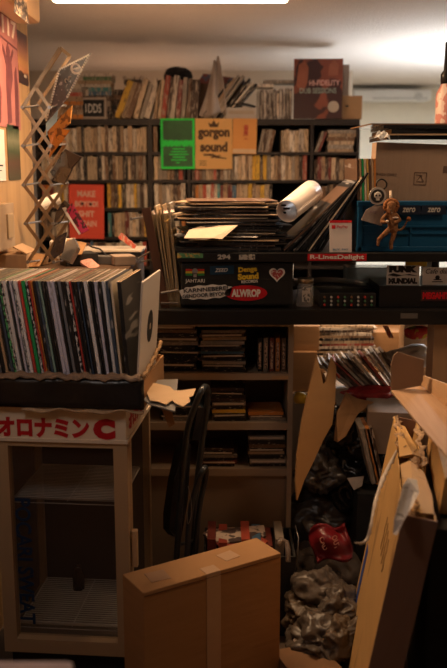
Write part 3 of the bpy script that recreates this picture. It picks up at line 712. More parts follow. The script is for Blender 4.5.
# cardboard carton at the far left
q = at(4, 262, 3.0)
mb = MB(); mb.box((0, 0, .02), (.14, .16, .05), bev=.002); mb.plate([(.07, -.08, .045), (.07, .08, .045), (.02, .07, .07), (.02, -.07, .07)], .004)
tag(mb.build('cardboard_box', CARD2, loc=(q.x+.005, 3.1, CZ+.0055)), 'low open cardboard box between the plywood wall and the records', 'box')
for k, (px, w, c_, lb) in enumerate(((44, .14, 'orange', 'orange brown book lying flat behind the record tray'), (60, .16, 'cream', 'cream book lying flat behind the record tray'))):
    pass
ST = M('black device shell', (.015, .014, .014), .3)
a_, b_ = at(81, 258, 3.45), at(141, 250, 3.45)
amp = thing('amplifier', 'black amplifier with a pale top edge behind the record tray', 'amplifier', ((a_.x+b_.x)/2, 3.45, CZ+.001))
hA = b_.z-CZ
MB().box((0, .08, hA/2-.006), (b_.x-a_.x, .17, hA-.012), bev=.003).build('housing', ST, amp)
MB().box((0, .08, hA-.004), (b_.x-a_.x+.01, .18, .010), bev=.002).build('top_plate', M('pale metal top', (.62, .55, .46), .35), amp)
# disorder between rack and amplifier: papers, cards
clut = [('cream', 60, 247, 30, 10, -4), ('white', 66, 240, 26, 8, 6), ('tan', 62, 255, 26, 12, -8), ('white', 58, 234, 22, 6, 10)]
z = CZ+.0008
for k, (c_, px, py, wpx, r_, a2) in enumerate(clut):
    t = .014+.004*k; mb = MB(); mb.box((0, 0, t/2), (wpx/255, .16, t-.001), bev=.001); mb.box((.0, 0, t/2), (wpx/255+.001, .15, t*.5), mi=1)
    o = mb.build('book', [SP[c_], PG], loc=(at(px+2, py, 3.3).x+.01, 3.30, z), rot=(0, 0, R(r_))); z += t+.0005
    tag(o, ['cream book lowest of the small pile behind the records', 'white book second lowest in small pile behind the records', 'tan book second from top of small pile behind the records', 'white book topmost of the small pile behind the records'][k], 'book', 'small pile behind the record tray')
o = MB().cyl((-.03, 0, 0), (.045, .02, .03), .022, 16).build('paper_roll', PAPER, loc=at(47, 206, 3.32)); tag(o, 'pale paper roll held inside the folding card rack', 'paper roll')
mb = MB(); pts = [at(86, 243, 3.25), at(92, 247, 3.22), at(100, 249, 3.22), at(107, 256, 3.2), at(113, 263, 3.2)]
tag(mb.tube(pts, .0035, 6).build('cable', BLACKM), 'thin black cable curling over the black amplifier', 'cable')
qq = [(118, 238, 3.5), (121, 233, 3.5), (136, 246, 3.5), (134, 249, 3.5)]
b1_ = quadcard('booklet', 'red edged booklet leaning behind the dark wooden rack post', 'booklet', qq, SP['red'], .02)
quadcard('booklet', 'tan booklet lying slanted behind the record tray by the cable', 'booklet', [(80, 262, 3.1), (86, 254, 3.16), (100, 266, 3.08), (92, 270, 3.04)], SP['pink'], .01)
quadcard('tool_holder', 'dark tape dispenser leaning at the foot of the card rack', 'dispenser', [(60, 258, 3.02), (66, 242, 3.05), (74, 238, 3.05), (78, 247, 3.02), (70, 262, 3.0)], STEEL, .02)
for k, (px, w_, d_, h_, r_, m_, lb) in enumerate(((18, .12, .10, .035, 12, CARD, 'small brown carton before the folding card rack'), (36, .10, .12, .03, -20, M('dull wood block', (.2, .11, .05), .6), 'dull wooden block at the foot of the folding card rack'),
      (78, .12, .10, .045, 25, BLACKM, 'black gadget behind the white record sleeves in the tray'), (100, .15, .06, .03, -6, M('grey gadget', (.12, .11, .10), .4), 'grey gadget in front of the black amplifier'), (122, .08, .10, .035, 18, CARD3, 'grey brown carton in front of the black amplifier'))):
    q_ = at(px, 262, 3.14); tag(MB().box((0, 0, h_/2), (w_, d_, h_), bev=.003).build('small_box', m_, loc=(q_.x, 3.16+.03*(k % 2), CZ+.001), rot=(0, 0, R(r_))), lb, 'box')
for k, (a2, lb) in enumerate((((72, 250, 3.12), 'orange carton scrap behind the record tray'), ((30, 262, 3.08), 'brown carton scrap in front of the folding card rack'))):
    o = MB().plate([(-.04, -.02, -.02), (.04, -.03, -.015), (.05, .03, .02), (-.02, .03, .035)], .004).build('cardboard_scrap', CARD, loc=at(*a2)); tag(o, lb, 'cardboard')

# ------------------------------------------------------------------ folding lattice card rack
RY = 2.98
rack = thing('card_rack', 'folding brass lattice rack full of cards beside the plywood wall', 'card rack', at(24, 266, RY))
ro = rack.location.copy()
def rl(px, py, Y=RY): return at(px, py, Y)-ro
nodes_y = [262, 223.5, 185, 146, 107.5]
lx = [28, 25.5, 23.5, 23, 22.5]; rx_ = [54, 53, 52, 50.5, 49.5]
def lattice(dx, dy_px, Y, name):
    for i in range(4):
        for a_, b_, off in (((lx[i], nodes_y[i]), (rx_[i+1], nodes_y[i+1]), 0), ((rx_[i], nodes_y[i]), (lx[i+1], nodes_y[i+1]), .005)):
            mb = MB(); p0, p1 = rl(a_[0]+dx, a_[1]+dy_px, Y), rl(b_[0]+dx, b_[1]+dy_px, Y)
            p0.y += off; p1.y += off
            mb.bar(p0, p1, .0115, .0028, up=(0, 1, 0)); mb.build('slat', BRASS, rack)
    for i in range(5):
        for X_ in (lx[i], rx_[i]):
            p = rl(X_+dx, nodes_y[i]+dy_px, Y); MB().cyl(p-Vector((0, .006, 0)), p+Vector((0, .010, 0)), .006, 10).build('rivet', STEEL, rack)
lattice(0, 0, RY, 'front'); lattice(15, -2, RY+.13, 'back')
# long top slats
for a_, b_, Y0_, Y1_ in (((22.5, 107.5), (60, 48), RY, RY+.02), ((49.5, 107.5), (36, 88), RY, RY), ((36, 88), (61, 50), RY+.006, RY+.03), ((37.5, 105.5), (70, 56), RY+.13, RY+.13), ((60, 48), (70, 56), RY+.02, RY+.13)):
    mb = MB(); mb.bar(rl(*a_, Y0_), rl(*b_, Y1_), .0115, .0028, up=(0, 1, 0)); mb.build('slat', BRASS, rack)
# rods joining both lattices (the pockets)
for i in range(5):
    mb = MB(); mb.cyl(rl(rx_[i], nodes_y[i]), rl(rx_[i]+15, nodes_y[i]-2, RY+.13), .0035, 8); mb.build('rod', STEEL, rack)
    mb = MB(); mb.cyl(rl(lx[i], nodes_y[i]), rl(lx[i]+15, nodes_y[i]-2, RY+.13), .0035, 8); mb.build('rod', STEEL, rack)
o = quadcard('flyer', 'black flyer with chequered border and white letter e in the rack top', 'flyer', [(59, 69, 3.05), (91, 53, 3.02), (67, 99, 3.0), (45, 124, 3.03)], M('black flyer print', (.045, .05, .06), .35, var=.5, scale=30, lines=((.22, .23, .26), (60, 60, 60), .6, .7)), .002)
c = o.location
def on_o(px, py, Y, dy=-.004): return at(px, py, Y)-c+Vector((0, dy, 0))
mb = MB()
for A, B, n in (((59, 69, 3.047), (91, 53, 3.017), 15), ((91, 53, 3.017), (67, 99, 2.997), 19), ((59, 69, 3.047), (45, 124, 3.027), 20)):
    for k in range(n):
        t_ = (k+.5)/n; p = on_o(*[A[j]*(1-t_)+B[j]*t_ for j in range(3)]); cen = on_o(66, 82, 3.03)
        p = p+(cen-p)*.06; mb.box(p, (.0065, .002, .0065), Euler((0, R(30), 0)))
mb.build('chequered_border', WHITEINK, o)
lettering('e', .036, .038, o, on_o(76, 69, 3.02, -.006), WHITEINK, rot=(0, R(-15), 0), bold=.0)
lettering('oo', .03, .02, o, on_o(69, 80, 3.03, -.006), M('grey ink', (.3, .27, .25), .5), rot=(0, R(-30), 0), bold=.02)
quadcard('postcard', 'blue and white postcard behind the chequered flyer foot', 'postcard', [(46, 118, 3.06), (58, 108, 3.06), (56, 128, 3.05), (46, 136, 3.05)], M('blue white print', (.25, .36, .46), .3, var=.7, scale=18), .002)
OC = M('orange brown card print', (.52, .24, .05), .3, var=.5, scale=25, lines=((.12, .05, .02), (50, 50, 50), .55, .8))
quadcard('postcard', 'orange brown picture card folded over the second pocket', 'postcard', [(47, 132, 3.04), (72, 105, 3.0), (70, 123, 2.99), (50, 141, 3.03)], OC, .004)
quadcard('postcard', 'amber picture card hanging below the orange brown card', 'postcard', [(50, 139, 3.02), (56, 128, 3.0), (70, 130, 2.98), (49, 158, 3.01)], M('amber print', (.60, .22, .04), .25, var=.5, scale=30, lines=((.08, .03, .02), (40, 40, 40), .55, .8)), .003)
DC = M('dark glossy card', (.03, .02, .025), .12, var=.6, scale=25, spec=.8)
quadcard('postcard', 'dark glossy card pushed through the third pocket', 'postcard', [(50, 172, 3.04), (65, 149, 3.0), (81, 157, 2.98), (70, 170, 2.98), (55, 180, 3.02)], DC, .006)
quadcard('postcard', 'black glossy card under the dark one in the third pocket', 'postcard', [(52, 180, 3.0), (60, 166, 3.0), (72, 169, 2.97), (64, 184, 2.97)], M('black glossy card', (.03, .02, .025), .1, var=.5, scale=20, spec=.9), .005)
o = quadcard('bookmark', 'crimson printed strip hanging from the fourth pocket', 'bookmark', [(66, 210, 2.99), (72, 203, 2.99), (89, 230, 2.95), (81, 234, 2.95)], M('crimson strip', (.42, .02, .08), .5, lines=((.02, .01, .01), (90, 90, 60), .5, .9)), .002)
quadcard('bookmark', 'cream strip beside the crimson printed one', 'bookmark', [(62, 208, 3.0), (66, 207, 3.0), (82, 233, 2.965), (79, 235, 2.965)], PAPER, .002)
quadcard('postcard', 'black card standing in the fourth pocket of the lattice rack', 'postcard', [(53, 226, 3.03), (56, 212, 3.03), (64, 200, 3.0), (70, 205, 2.99), (60, 222, 3.0)], M('black glossy card'), .005)
quadcard('postcard', 'dark brown card in the lowest pocket of the lattice rack', 'postcard', [(48, 262, 3.0), (55, 238, 3.02), (66, 232, 3.0), (62, 252, 2.98)], M('dark glossy card'), .006)

# ------------------------------------------------------------------ black counter (desk)
DY = 2.95
DZ = at(300, 310, DY).z; DZ0 = at(300, 325, DY).z
dx0, dx1 = at(150, 315, DY).x, at(470, 315, DY).x
desk = thing('counter', 'long black counter carrying the record case and mixer', 'counter', (0, DY, 0))
MB().box(((dx0+dx1)/2, .33, (DZ+DZ0)/2), (dx1-dx0, .66, DZ-DZ0), bev=.004).build('worktop', BLACK, desk)
pw = at(431, 400, DY+.04)
MB().box((pw.x+.05, .09, DZ0/2), (.10, .10, DZ0)).build('leg', M('pale brown post', (.42, .25, .13), .6, var=.1, scale=4, stretch=(4, 4, 1)), desk)
MB().box((dx1-.06, .60, DZ0/2), (.10, .10, DZ0)).build('leg', M('pale brown post'), desk)
q = at(409, 317, DY)
mb = MB(); mb.box((q.x, -.001, q.z+.004), (.06, .002, .018)); mb.build('sticker', M('grey sticker', (.12, .11, .10), .4), desk)
# plank on top
PZ1, PZ0 = at(300, 253, DY+.01).z, at(300, 262, DY+.01).z
px0, px1 = at(177, 256, DY).x, dx1-.01
plank = thing('raised_shelf', 'black raised shelf with stickers along its edge above the record case', 'shelf', (0, DY+.01, 0))
MB().box(((px0+px1)/2, .30, (PZ1+PZ0)/2), (px1-px0, .60, PZ1-PZ0), bev=.003).build('shelf_board', BLACK, plank)
for X_ in (px0+.02, px1-.02): MB().box((X_, .48, (PZ0+DZ)/2+.0002), (.03, .18, PZ0-DZ-.001)).build('support', BLACKM, plank)
pz = (PZ0+PZ1)/2; ph = PZ1-PZ0
def psx(px): return at(px, 257, DY+.01).x
mb = MB(); mb.box((psx(190), -.001, pz+ph*.2), (psx(203)-psx(177), .002, ph*.5)); mb.build('sticker', M('green sticker', (.10, .30, .14), .4, var=.5, scale=40, lines=((.6, .4, .1), (70, 70, 70), .5, .9)), plank)
lettering('294', .045, .018, plank, (psx(224), -.0012, pz+.002), M('pale grey ink', (.45, .43, .40), .5), bold=.05)
mb = MB(); mb.box((psx(247), -.001, pz+.001), (psx(255)-psx(239), .002, ph*.55)); mb.build('sticker', M('pale camouflage sticker', (.42, .40, .36), .5, lines=((.05, .05, .05), (90, 90, 120), .52, .9)), plank)
mb = MB(); mb.box((psx(337), -.001, pz+.001), (psx(367)-psx(308), .002, ph*.75)); st = mb.build('sticker', REDINK, plank)
lettering('R-LinesDelight', psx(364)-psx(310), ph*.62, st, (psx(337), -.0025, pz), WHITEINK, bold=.03, name='sticker_lettering')

# ------------------------------------------------------------------ black case with stickers
cx0, cx1 = at(181, 285, 3.0).x, at(293, 285, 3.0).x
CHt = PZ0-DZ-.004
case = thing('equipment_case', 'black equipment case covered in music stickers under the raised shelf', 'case', ((cx0+cx1)/2, 2.985, DZ+.0005))
CW = cx1-cx0
MB().box((0, .17, CHt*.5+.004), (CW, .34, CHt-.010), bev=.008).build('body', M('black case shell', (.022, .021, .021), .3, var=.3, scale=30), case)
MB().box((0, .17, CHt*.62), (CW+.004, .344, .004)).build('lid_seam', BLACKM, case)
for s_ in (-1, 1): MB().box((s_*CW*.35, .2, .003), (.05, .3, .006)).build('foot', BLACKM, case)
def cl(px, py): p = at(px, py, 2.985); return p.x-case.location.x, p.z-case.location.z
def stick(px, py, wpx, hpx, m, rot=0, name='sticker', shape=None):
    x_, z_ = cl(px, py); w_, h_ = wpx/285, hpx/285
    o = empty(name, (x_, -.0005, z_), (0, R(rot), 0)); o.parent = case
    if shape == 'oval': pts = [(w_/2*math.cos(t*PI/12), -.0008, h_/2*math.sin(t*PI/12)) for t in range(24)]
    elif shape == 'heart':
        pts = [(w_/2*math.sin(t)**3, -.0008, h_/2*(13*math.cos(t)-5*math.cos(2*t)-2*math.cos(3*t)-math.cos(4*t))/15) for t in [k*PI/14 for k in range(28)]]
    elif shape == 'cloud': pts = [(w_/2*(1+.04*math.sin(t*9))*math.cos(t)*1.0, -.0008, h_/2*(1+.08*math.sin(t*11))*math.copysign(abs(math.sin(t))**.45, math.sin(t))) for t in [k*PI/30 for k in range(60)]]
    else: pts = [(-w_/2, -.0008, -h_/2), (w_/2, -.0008, -h_/2), (w_/2, -.0008, h_/2), (-w_/2, -.0008, h_/2)]
    bk = MB().plate(pts, .0012, n=(0, -1, 0)).build(name, m, case, loc=(x_, -.0005, z_), rot=(0, R(rot), 0))
    bpy.data.objects.remove(o)
    return bk, w_, h_
s1, w, h = stick(195, 275, 20, 19, M('black sticker', (.015, .015, .015), .5))
for k, c_ in enumerate(((.5, .03, .02), (.55, .40, .03), (.03, .22, .05))):
    for s_ in (-1, 1): MB().box((s_*w*.3, -.0026, h*(.27-.12*k)), (w*.34, .0008, h*.11)).build('coloured_bar', M('bar %d' % k, c_, .5), s1)
mb = MB(); mb.cyl((0, -.002, h*.2), (0, -.003, h*.2), h*.16, 14).box((0, -.0026, 0), (w*.16, .0008, h*.22)); mb.build('printed_lion_head', M('grey ink'), s1)
lettering('JAHTARI', w*.98, h*.24, s1, (0, -.0026, -h*.33), WHITEINK, bold=.01)
s2, w, h = stick(222, 270, 24, 8.5, M('navy sticker', (.012, .045, .09), .35), rot=-2)
lettering('ZEED', w*.55, h*.42, s2, (-w*.03, -.0026, 0), WHITEINK, shear=.3, bold=.02)
YI = M('yellow ink', (.70, .48, .03), .5)
s3, w, h = stick(248, 274, 22, 16, M('black sticker'), rot=-4)
lettering('Denge', w*.86, h*.42, s3, (0, -.0026, h*.26), YI, bold=.06)
lettering('Sound', w*.95, h*.40, s3, (0, -.0026, -h*.14), YI, bold=.06)
lettering('RECORDS', w*.75, h*.18, s3, (w*.05, -.0026, -h*.47), WHITEINK, bold=.02)
s4, w, h = stick(277, 274, 16, 15, WHITEINK, shape='heart')
pts = [(w*.38*math.sin(t)**3, -.0022, h*.38*(13*math.cos(t)-5*math.cos(2*t)-2*math.cos(3*t)-math.cos(4*t))/15) for t in [k*PI/14 for k in range(28)]]
MB().plate(pts, .0006, n=(0, -1, 0)).build('printed_heart', M('mottled red ink', (.35, .05, .05), .5, lines=((.6, .5, .45), (120, 120, 120), .55, .9)), s4)
s6, w, h = stick(246, 293, 43, 16, REDINK, shape='oval')
lettering('ALWROP', w*.68, h*.5, s6, (0, -.0026, 0), WHITEINK, bold=.05)
s5, w, h = stick(206, 292, 52, 14, WHITEINK, rot=-4, shape='cloud')
lettering('KARNNEBERE!', w*.86, h*.3, s5, (0, -.0034, h*.2), BLACKINK, bold=.02)
lettering('GENDOOR BEYOND', w*.92, h*.28, s5, (0, -.0034, -h*.2), BLACKINK, bold=.02)

# glass jar
q = at(306, 306, 2.99)
jar = thing('glass_jar', 'clear glass jar with metal lid beside the stickered case', 'jar', (q.x, 3.03, DZ+.0008))
JG = M('jar glass', (.55, .50, .45), .08, alpha=.38, spec=.9)
hj = at(306, 281, 2.99).z-q.z
MB().lathe([(.028, 0), (.031, .006), (.031, hj*.85), (.027, hj*.93), (.027, hj)], 24).build('jar_body', JG, jar)
MB().lathe([(.029, hj-.004), (.0295, hj+.010), (.027, hj+.013), (.005, hj+.013)], 24).build('lid', M('worn metal lid', (.42, .32, .2), .3, metal=.8), jar)
mb = MB(); mb.plate([(-.014, -.0325, .02), (.016, -.0325, .02), (.016, -.0325, hj*.8), (-.014, -.0325, hj*.8)], .001, n=(0, -1, 0)); mb.build('jar_label', M('grey printed label', (.40, .36, .32), .6, lines=((.05, .05, .05), (90, 90, 70), .52, .9)), jar)
# mixer with knobs
mx0, mx1 = at(320, 300, 3.0).x, at(376, 300, 3.0).x
mix = thing('audio_mixer', 'black mixer with small coloured knobs under the raised shelf', 'mixer', ((mx0+mx1)/2, 3.0, DZ+.0008))
mw = mx1-mx0
MB().box((0, .13, .026), (mw, .26, .052), bev=.003).build('housing', M('black mixer shell', (.02, .018, .018), .4), mix)
kc = [M('knob '+n, c, .4) for n, c in (('red', (.5, .05, .04)), ('white', (.5, .48, .44)), ('brown', (.2, .1, .05)), ('green', (.08, .2, .1)))]
for r_ in range(3):
    for k in range(8):
        MB().cyl((-mw*.42+mw*.12*k, -.006, .010+.014*r_), (-mw*.42+mw*.12*k, 0, .010+.014*r_), .0042, 10).build('knob', kc[(k*5+r_*3+k*r_) % 4], mix)
# curved dark lid behind mixer, clear acrylic case
mb = MB(); mb.sheet(lambda a, b: (-.16+.32*a, .2*b, .02*math.sin(a*PI)), 14, 3, .006)
q = at(333, 272, 3.02)
tag(mb.build('dust_cover', BLACK, loc=(q.x+.0, 3.04, DZ+.054)), 'black curved dust cover lying on the mixer', 'cover')
a_, b_ = at(346, 285, 3.2), at(384, 267, 3.2)
ac = thing('acrylic_case', 'clear reflection tinted acrylic case behind the mixer', 'case', ((a_.x+b_.x)/2+.03, 3.28, DZ+.0008))
wA, hA = b_.x-a_.x+.05, b_.z-DZ-.006
AC = M('reflection tinted acrylic', (.62, .76, .80), .08, alpha=.85, spec=1., var=.3, scale=20)  # bluish reflected light put into the acrylic's colour
MB().box((0, 0, hA/2), (wA, .10, hA), bev=.003).build('body', AC, ac)
MB().box((0, -.052, hA*.6), (wA*.9, .003, .004)).build('edge_strip', M('white plastic strip', (.7, .74, .76), .3), ac)
# amplifier right, cards
ax0 = at(379, 300, 3.0).x; ax1 = dx1-.045
amp2 = thing('amplifier', 'black amplifier with red printed label under the blue crate', 'amplifier', ((ax0+ax1)/2, 3.0, DZ+.0008))
aw = ax1-ax0; ah = at(400, 286, 3.0).z-DZ
MB().box((0, .15, ah/2), (aw, .30, ah), bev=.003).build('housing', ST, amp2)
q = at(436, 294, 3.0); 
lb = MB().box((q.x-amp2.location.x, -.001, ah*.55), (.105, .002, ah*.5)).build('label_plate', M('dark label', (.05, .02, .02), .4), amp2)
lettering('MEGAHIT', .095, ah*.32, lb, (q.x-amp2.location.x, -.0025, ah*.55), REDINK, bold=.06, name='label_lettering')
def card(px0_, py0_, px1_, py1_, label, rz=0, m=None, y=3.02):
    a_, b_ = at(px0_, py0_, y), at(px1_, py1_, y); w, h = b_.x-a_.x, a_.z-b_.z
    zz_ = DZ+ah+.0015
    o = thing('sticker_card', label, 'card', ((a_.x+b_.x)/2, y, zz_), (R(-3), R(rz), 0))
    h = a_.z-zz_-.0015
    MB().box((0, 0, h/2), (w, .002, h)).build('card_sheet', m or M('white card', (.74, .70, .64), .5, var=.04), o)
    return o, w, h
o, w, h = card(387, 265, 419, 286, 'white card lettered FUNK MUNDIAL standing on the amplifier', y=3.02)
lettering('FUNK', w*.86, h*.34, o, (0, -.0015, h*.80), BLACKINK, bold=.1)
lettering('MUNDIAL', w*.88, h*.30, o, (0, -.0015, h*.2), BLACKINK, bold=.08)
mb = MB(); mb.plate([(-w*.48, -.0012, h*.5), (-w*.2, -.0012, h*.42), (w*.05, -.0012, h*.5), (w*.48, -.0012, h*.45), (w*.2, -.0012, h*.56), (-w*.05, -.0012, h*.5), (-w*.3, -.0012, h*.6)], .0006); mb.build('printed_mark', BLACKINK, o)
o, w, h = card(423, 267, 452, 286, 'white card with black cup drawing standing on the amplifier', y=3.02)
lettering('Cafe dub', w*.8, h*.28, o, (0, -.0015, h*.78), BLACKINK, shear=.3)
mb = MB(); mb.cyl((0, -.001, h*.42), (0, -.002, h*.42), h*.13, 14).box((0, -.0015, h*.18), (w*.36, .0008, h*.05)).box((0, -.0015, h*.3), (w*.26, .0008, h*.06)); mb.build('printed_drawing', BLACKINK, o)
a_ = at(416, 265, 3.08)
tag(MB().box((0, 0, .0), (.078, .004, .022)).box((0, .002, -.035), (.02, .003, .06)).build('paper_tab', M('yellow paper', (.80, .46, .05), .6), loc=(a_.x, 3.08, PZ0-.017)), 'yellow paper tab sticking up behind the FUNK MUNDIAL card', 'paper')

# ------------------------------------------------------------------ on the raised shelf: flat stack of record sleeves
z = PZ1+.0008
SCL = 285.
lay = [('black', 226, .016, 3), ('brown', 232, .006, -5), ('black', 240, .007, 4), ('black', 228, .006, 9), ('tan', 236, .004, -8), ('black', 243, .008, 5), ('white', 222, .003, -14), ('black', 238, .007, 6), ('cream', 232, .004, -4),
       ('brown', 226, .005, 10), ('black', 241, .007, -6), ('black', 234, .008, 3), ('grey', 238, .004, 12), ('black', 232, .008, -3), ('white', 226, .004, 8), ('black', 234, .008, -10), ('tan', 222, .005, 5), ('black', 238, .007, 2),
       ('cream', 228, .004, -7), ('black', 236, .007, 6), ('brown', 226, .006, -3), ('black', 232, .007, 10), ('cream', 224, .0045, -5), ('black', 240, .006, 3), ('tan', 228, .005, 8), ('tan', 222, .004, -8), ('brown', 232, .0035, 4)]
cnt = {}
zt0 = at(230, 201, 2.98).z
tot = sum(l[2] for l in lay); kk = (zt0-z)/tot
for i, (c_, pxc, t, rz) in enumerate(lay):
    t *= kk
    S = .315
    p = at(pxc, 230, 3.14)
    w_ = S*(1.18 if c_ in ('black', 'cream') and i % 3 == 0 else 1)
    def fn(a, b, w_=w_, S=S, i=i): return ((a-.5)*w_, (b-.5)*S, .0)
    mb = MB(); mb.box((0, 0, t/2), (w_, S, t-.0008))
    mb.box((0, 0, t/2), (w_+.0012, S+.0012, t*.35), mi=1)
    o = mb.build('record_sleeve', [LM[c_], TOPS[1 if c_ in ('cream', 'white', 'tan') else 3]], loc=(p.x+rnd.uniform(-.01, .01), 3.16+rnd.uniform(-.01, .01), z), rot=(0, 0, R(rz)))
    z += t
    cnt[c_] = cnt.get(c_, 0)+1
    tag(o, f'{ordn(cnt[c_])} {c_} sleeve from the bottom of the flat stack on the raised shelf', 'record sleeve', 'flat stack of record sleeves on the raised shelf')
STK = z
quadcard('paper_sheet', 'cream creased paper sticking out of the flat sleeve stack', 'paper', [(184, 238, 2.93), (189, 230, 2.97), (200, 226, 2.99), (238, 225, 2.99), (222, 239, 2.93), (212, 238, 2.925), (205, 240, 2.925)], PAPERD, .0015)
# rolled poster
a_, b_ = at(287, 211, 2.97), at(312, 191, 3.19)
d = (b_-a_)
def roll(uu, vv):
    zv = d.normalized(); xv = zv.cross(Vector((0, 0, 1))).normalized(); yv = zv.cross(xv)
    r_ = .040+.003*vv
    th = uu*2*PI*1.12
    return a_-a_ + zv*(vv*d.length*.98) + xv*(math.cos(th)*(r_-uu*.004)) + yv*(math.sin(th)*(r_-uu*.004))
mb = MB(); mb.sheet(roll, 40, 4, .0012)
tag(mb.build('rolled_poster', M('white glossy poster paper', (.80, .72, .66), .35, var=.03, spec=.6), loc=a_), 'white rolled poster lying on the sleeve stack with open end forward', 'poster')
# leaning sleeves
lc = ['black', 'brown', 'black', 'black', 'black', 'grey', 'black', 'black', 'black', 'cream', 'black', 'navy', 'black', 'black']
n = len(lc); cnt = {}
for i, c_ in enumerate(lc):
    f = i/(n-1); px = 281+f*40; ang = 47-17*f
    t = rnd.uniform(.0035, .0065)
    o = sleeve(c_, t, top=3); x_ = at(px, 252, 3.02).x
    o.location = (x_+rnd.uniform(-.001, .001), 3.00+rnd.uniform(0, .03), PZ1+.0008+t/2*math.sin(R(ang))+.0005); o.rotation_euler = (0, R(ang), 0)
    cnt[c_] = cnt.get(c_, 0)+1
    tag(o, f'{ordn(cnt[c_])} {c_} sleeve from the left leaning steeply toward the blue crate', 'record sleeve', 'sleeves leaning against the blue crate')
None and quadcard('disc_cover', 'orange brown print standing between the leaning sleeves', 'print', [(300, 232, 3.0), (312, 208, 3.0), (317, 212, 3.0), (306, 236, 3.0)], M('orange brown print'), .002)
# pay stand
q = at(341, 252, 2.965)
pay = thing('payment_sign', 'white PayPay card stand with red heading on raised shelf', 'sign', (q.x, 2.975, PZ1+.001), (R(-8), 0, R(2)))
pw_, ph_ = .078, at(341, 221, 2.965).z-PZ1
MB().box((0, 0, ph_/2), (pw_, .003, ph_), bev=.0008).build('card_sheet', M('white acrylic card', (.62, .56, .54), .3, var=.03), pay)
MB().box((0, .03, .002), (pw_, .06, .003)).build('foot', CLEARP, pay)
MB().box((0, -.002, ph_*.97), (pw_, .001, ph_*.08)).build('red_band', REDINK, pay)
MB().box((-pw_*.32, -.002, ph_*.80), (pw_*.16, .001, ph_*.11)).build('logo', REDINK, pay)
lettering('PayPay', pw_*.5, ph_*.11, pay, (pw_*.08, -.002, ph_*.795), M('rose ink', (.5, .12, .14), .5), bold=.02)
lettering('BUY  PAY', pw_*.7, ph_*.06, pay, (0, -.002, ph_*.09), M('blue grey ink', (.12, .2, .3), .5), bold=.02)
# ------------------------------------------------------------------ blue folding crate
kx0, kx1 = at(357, 225, 3.0).x, dx1-.02
kz1 = at(400, 201, 3.0).z; KH = kz1-PZ1
crate = thing('folding_crate', 'blue plastic folding crate of records on the raised shelf', 'crate', (kx0, 3.0, PZ1+.0008))
KW, KD = kx1-kx0, .36
BLU = M('blue crate plastic', (.006, .065, .15), .4, var=.12, scale=8)
mb = MB(); mb.box((KW/2, .006, KH/2), (KW, .010, KH), bev=.002); mb.box((KW/2, -.002, KH-.010), (KW+.004, .016, .018), bev=.003); mb.box((KW/2, -.001, .010), (KW+.004, .014, .018), bev=.003)
mb.box((KW/2, -.0, KH*.5), (KW, .012, .006)); mb.box((KW*.5, 0, KH*.28), (.006, .010, KH*.4)); mb.box((.010, -.001, KH/2), (.018, .014, KH), bev=.003); mb.box((KW/2, -.001, KH*.36), (KW*.9, .008, .004))
mb.box((.085, -.001, KH*.55), (.006, .010, KH*.75)); mb.build('front_panel', BLU, crate)
for X_ in (.005, KW-.005): MB().box((X_, KD/2+.006, KH/2), (.010, KD-.012, KH), bev=.002).build('side_panel', BLU, crate)
MB().box((KW/2, KD, KH/2), (KW-.022, .010, KH)).build('back_panel', BLU, crate)
MB().box((KW/2, KD/2+.005, .005), (KW-.022, KD-.02, .010)).build('bottom_panel', BLU, crate)
NAVY = M('dark navy plate', (.012, .018, .035), .4)
for px in (408, 433):
    X_ = at(px, 210, 3.0).x-kx0; Z_ = at(px, 210, 3.0).z-PZ1
    pl_ = MB().plate([(X_-.045, -.011, Z_-.016), (X_+.045, -.011, Z_-.016), (X_+.040, -.011, Z_+.016), (X_-.042, -.011, Z_+.016)], .002, n=(0, -1, 0)).build('name_plate', NAVY, crate)
    lettering('zero', .045, .016, pl_, (X_-.0, -.0135, Z_), M('pale grey ink'), bold=.02, shear=.25, name='plate_lettering')
# records in the crate
gc = ['brown', 'tan', 'green', 'cream', 'gold', 'brown', 'tan', 'orange']
cnt = {}
x_ = kx0+.014
zt = at(350, 150, 3.02).z
for i, c_ in enumerate(gc):
    t = .0085; S = min(.31, zt-PZ1-.014)
    mb = MB(); mb.box((0, S/2, S/2), (t-.002, S, S)); 
    for f in mb.bm.faces:
        if f.calc_center_median().z > S-.001: f.material_index = 1
    o = mb.build('record_sleeve', [LM[c_], TOPS[0]], loc=(x_+t/2-.020+.016, 3.018, PZ1+.013), rot=(0, R(-3), 0)); x_ += t
    cnt[c_] = cnt.get(c_, 0)+1
    tag(o, f'{ordn(cnt[c_])} {c_} record sleeve from the left standing in blue crate', 'record sleeve', 'records standing in the blue crate')
# cardboard mailer in the crate
a_ = at(374, 142, 3.03); a2 = at(371, 203, 3.02); b_ = at(470, 152, 3.03)
mail = thing('cardboard_box', 'flat grey brown cardboard mailer standing up in the blue crate', 'box', (a2.x, 3.022, PZ1+.013), (0, R(2), 0))
mh = a_.z-PZ1-.013
mwid = dx1-.06-a2.x
GB = M('grey brown mailer card', (.27, .19, .135), .8, var=.08, scale=6, stretch=(14, 1, 1), lines=((.25, .17, .12), (60, 3, 2), .6, .5), bump=.1)
MB().box((mwid/2, .045, mh/2), (mwid, .09, mh), bev=.002).build('body', GB, mail)
def ml(px, py): p = at(px, py, 3.022); return (p.x-a2.x-.004, -.0008, p.z-PZ1-.013)
x_, _, z_ = ml(419, 177); s_ = .042
mb = MB()
for q0, q1 in (((-1, -1), (1, -1)), ((1, -1), (1, 1)), ((1, 1), (-1, 1)), ((-1, 1), (-1, -1)), ((-.6, -.5), (.6, -.5)), ((-.6, -.5), (0, .5)), ((.6, -.5), (0, .5)), ((-.7, .6), (.3, .5))):
    mb.cyl((x_+q0[0]*s_/2, -.0008, z_+q0[1]*s_/2), (x_+q1[0]*s_/2, -.0008, z_+q1[1]*s_/2), .0012, 5)
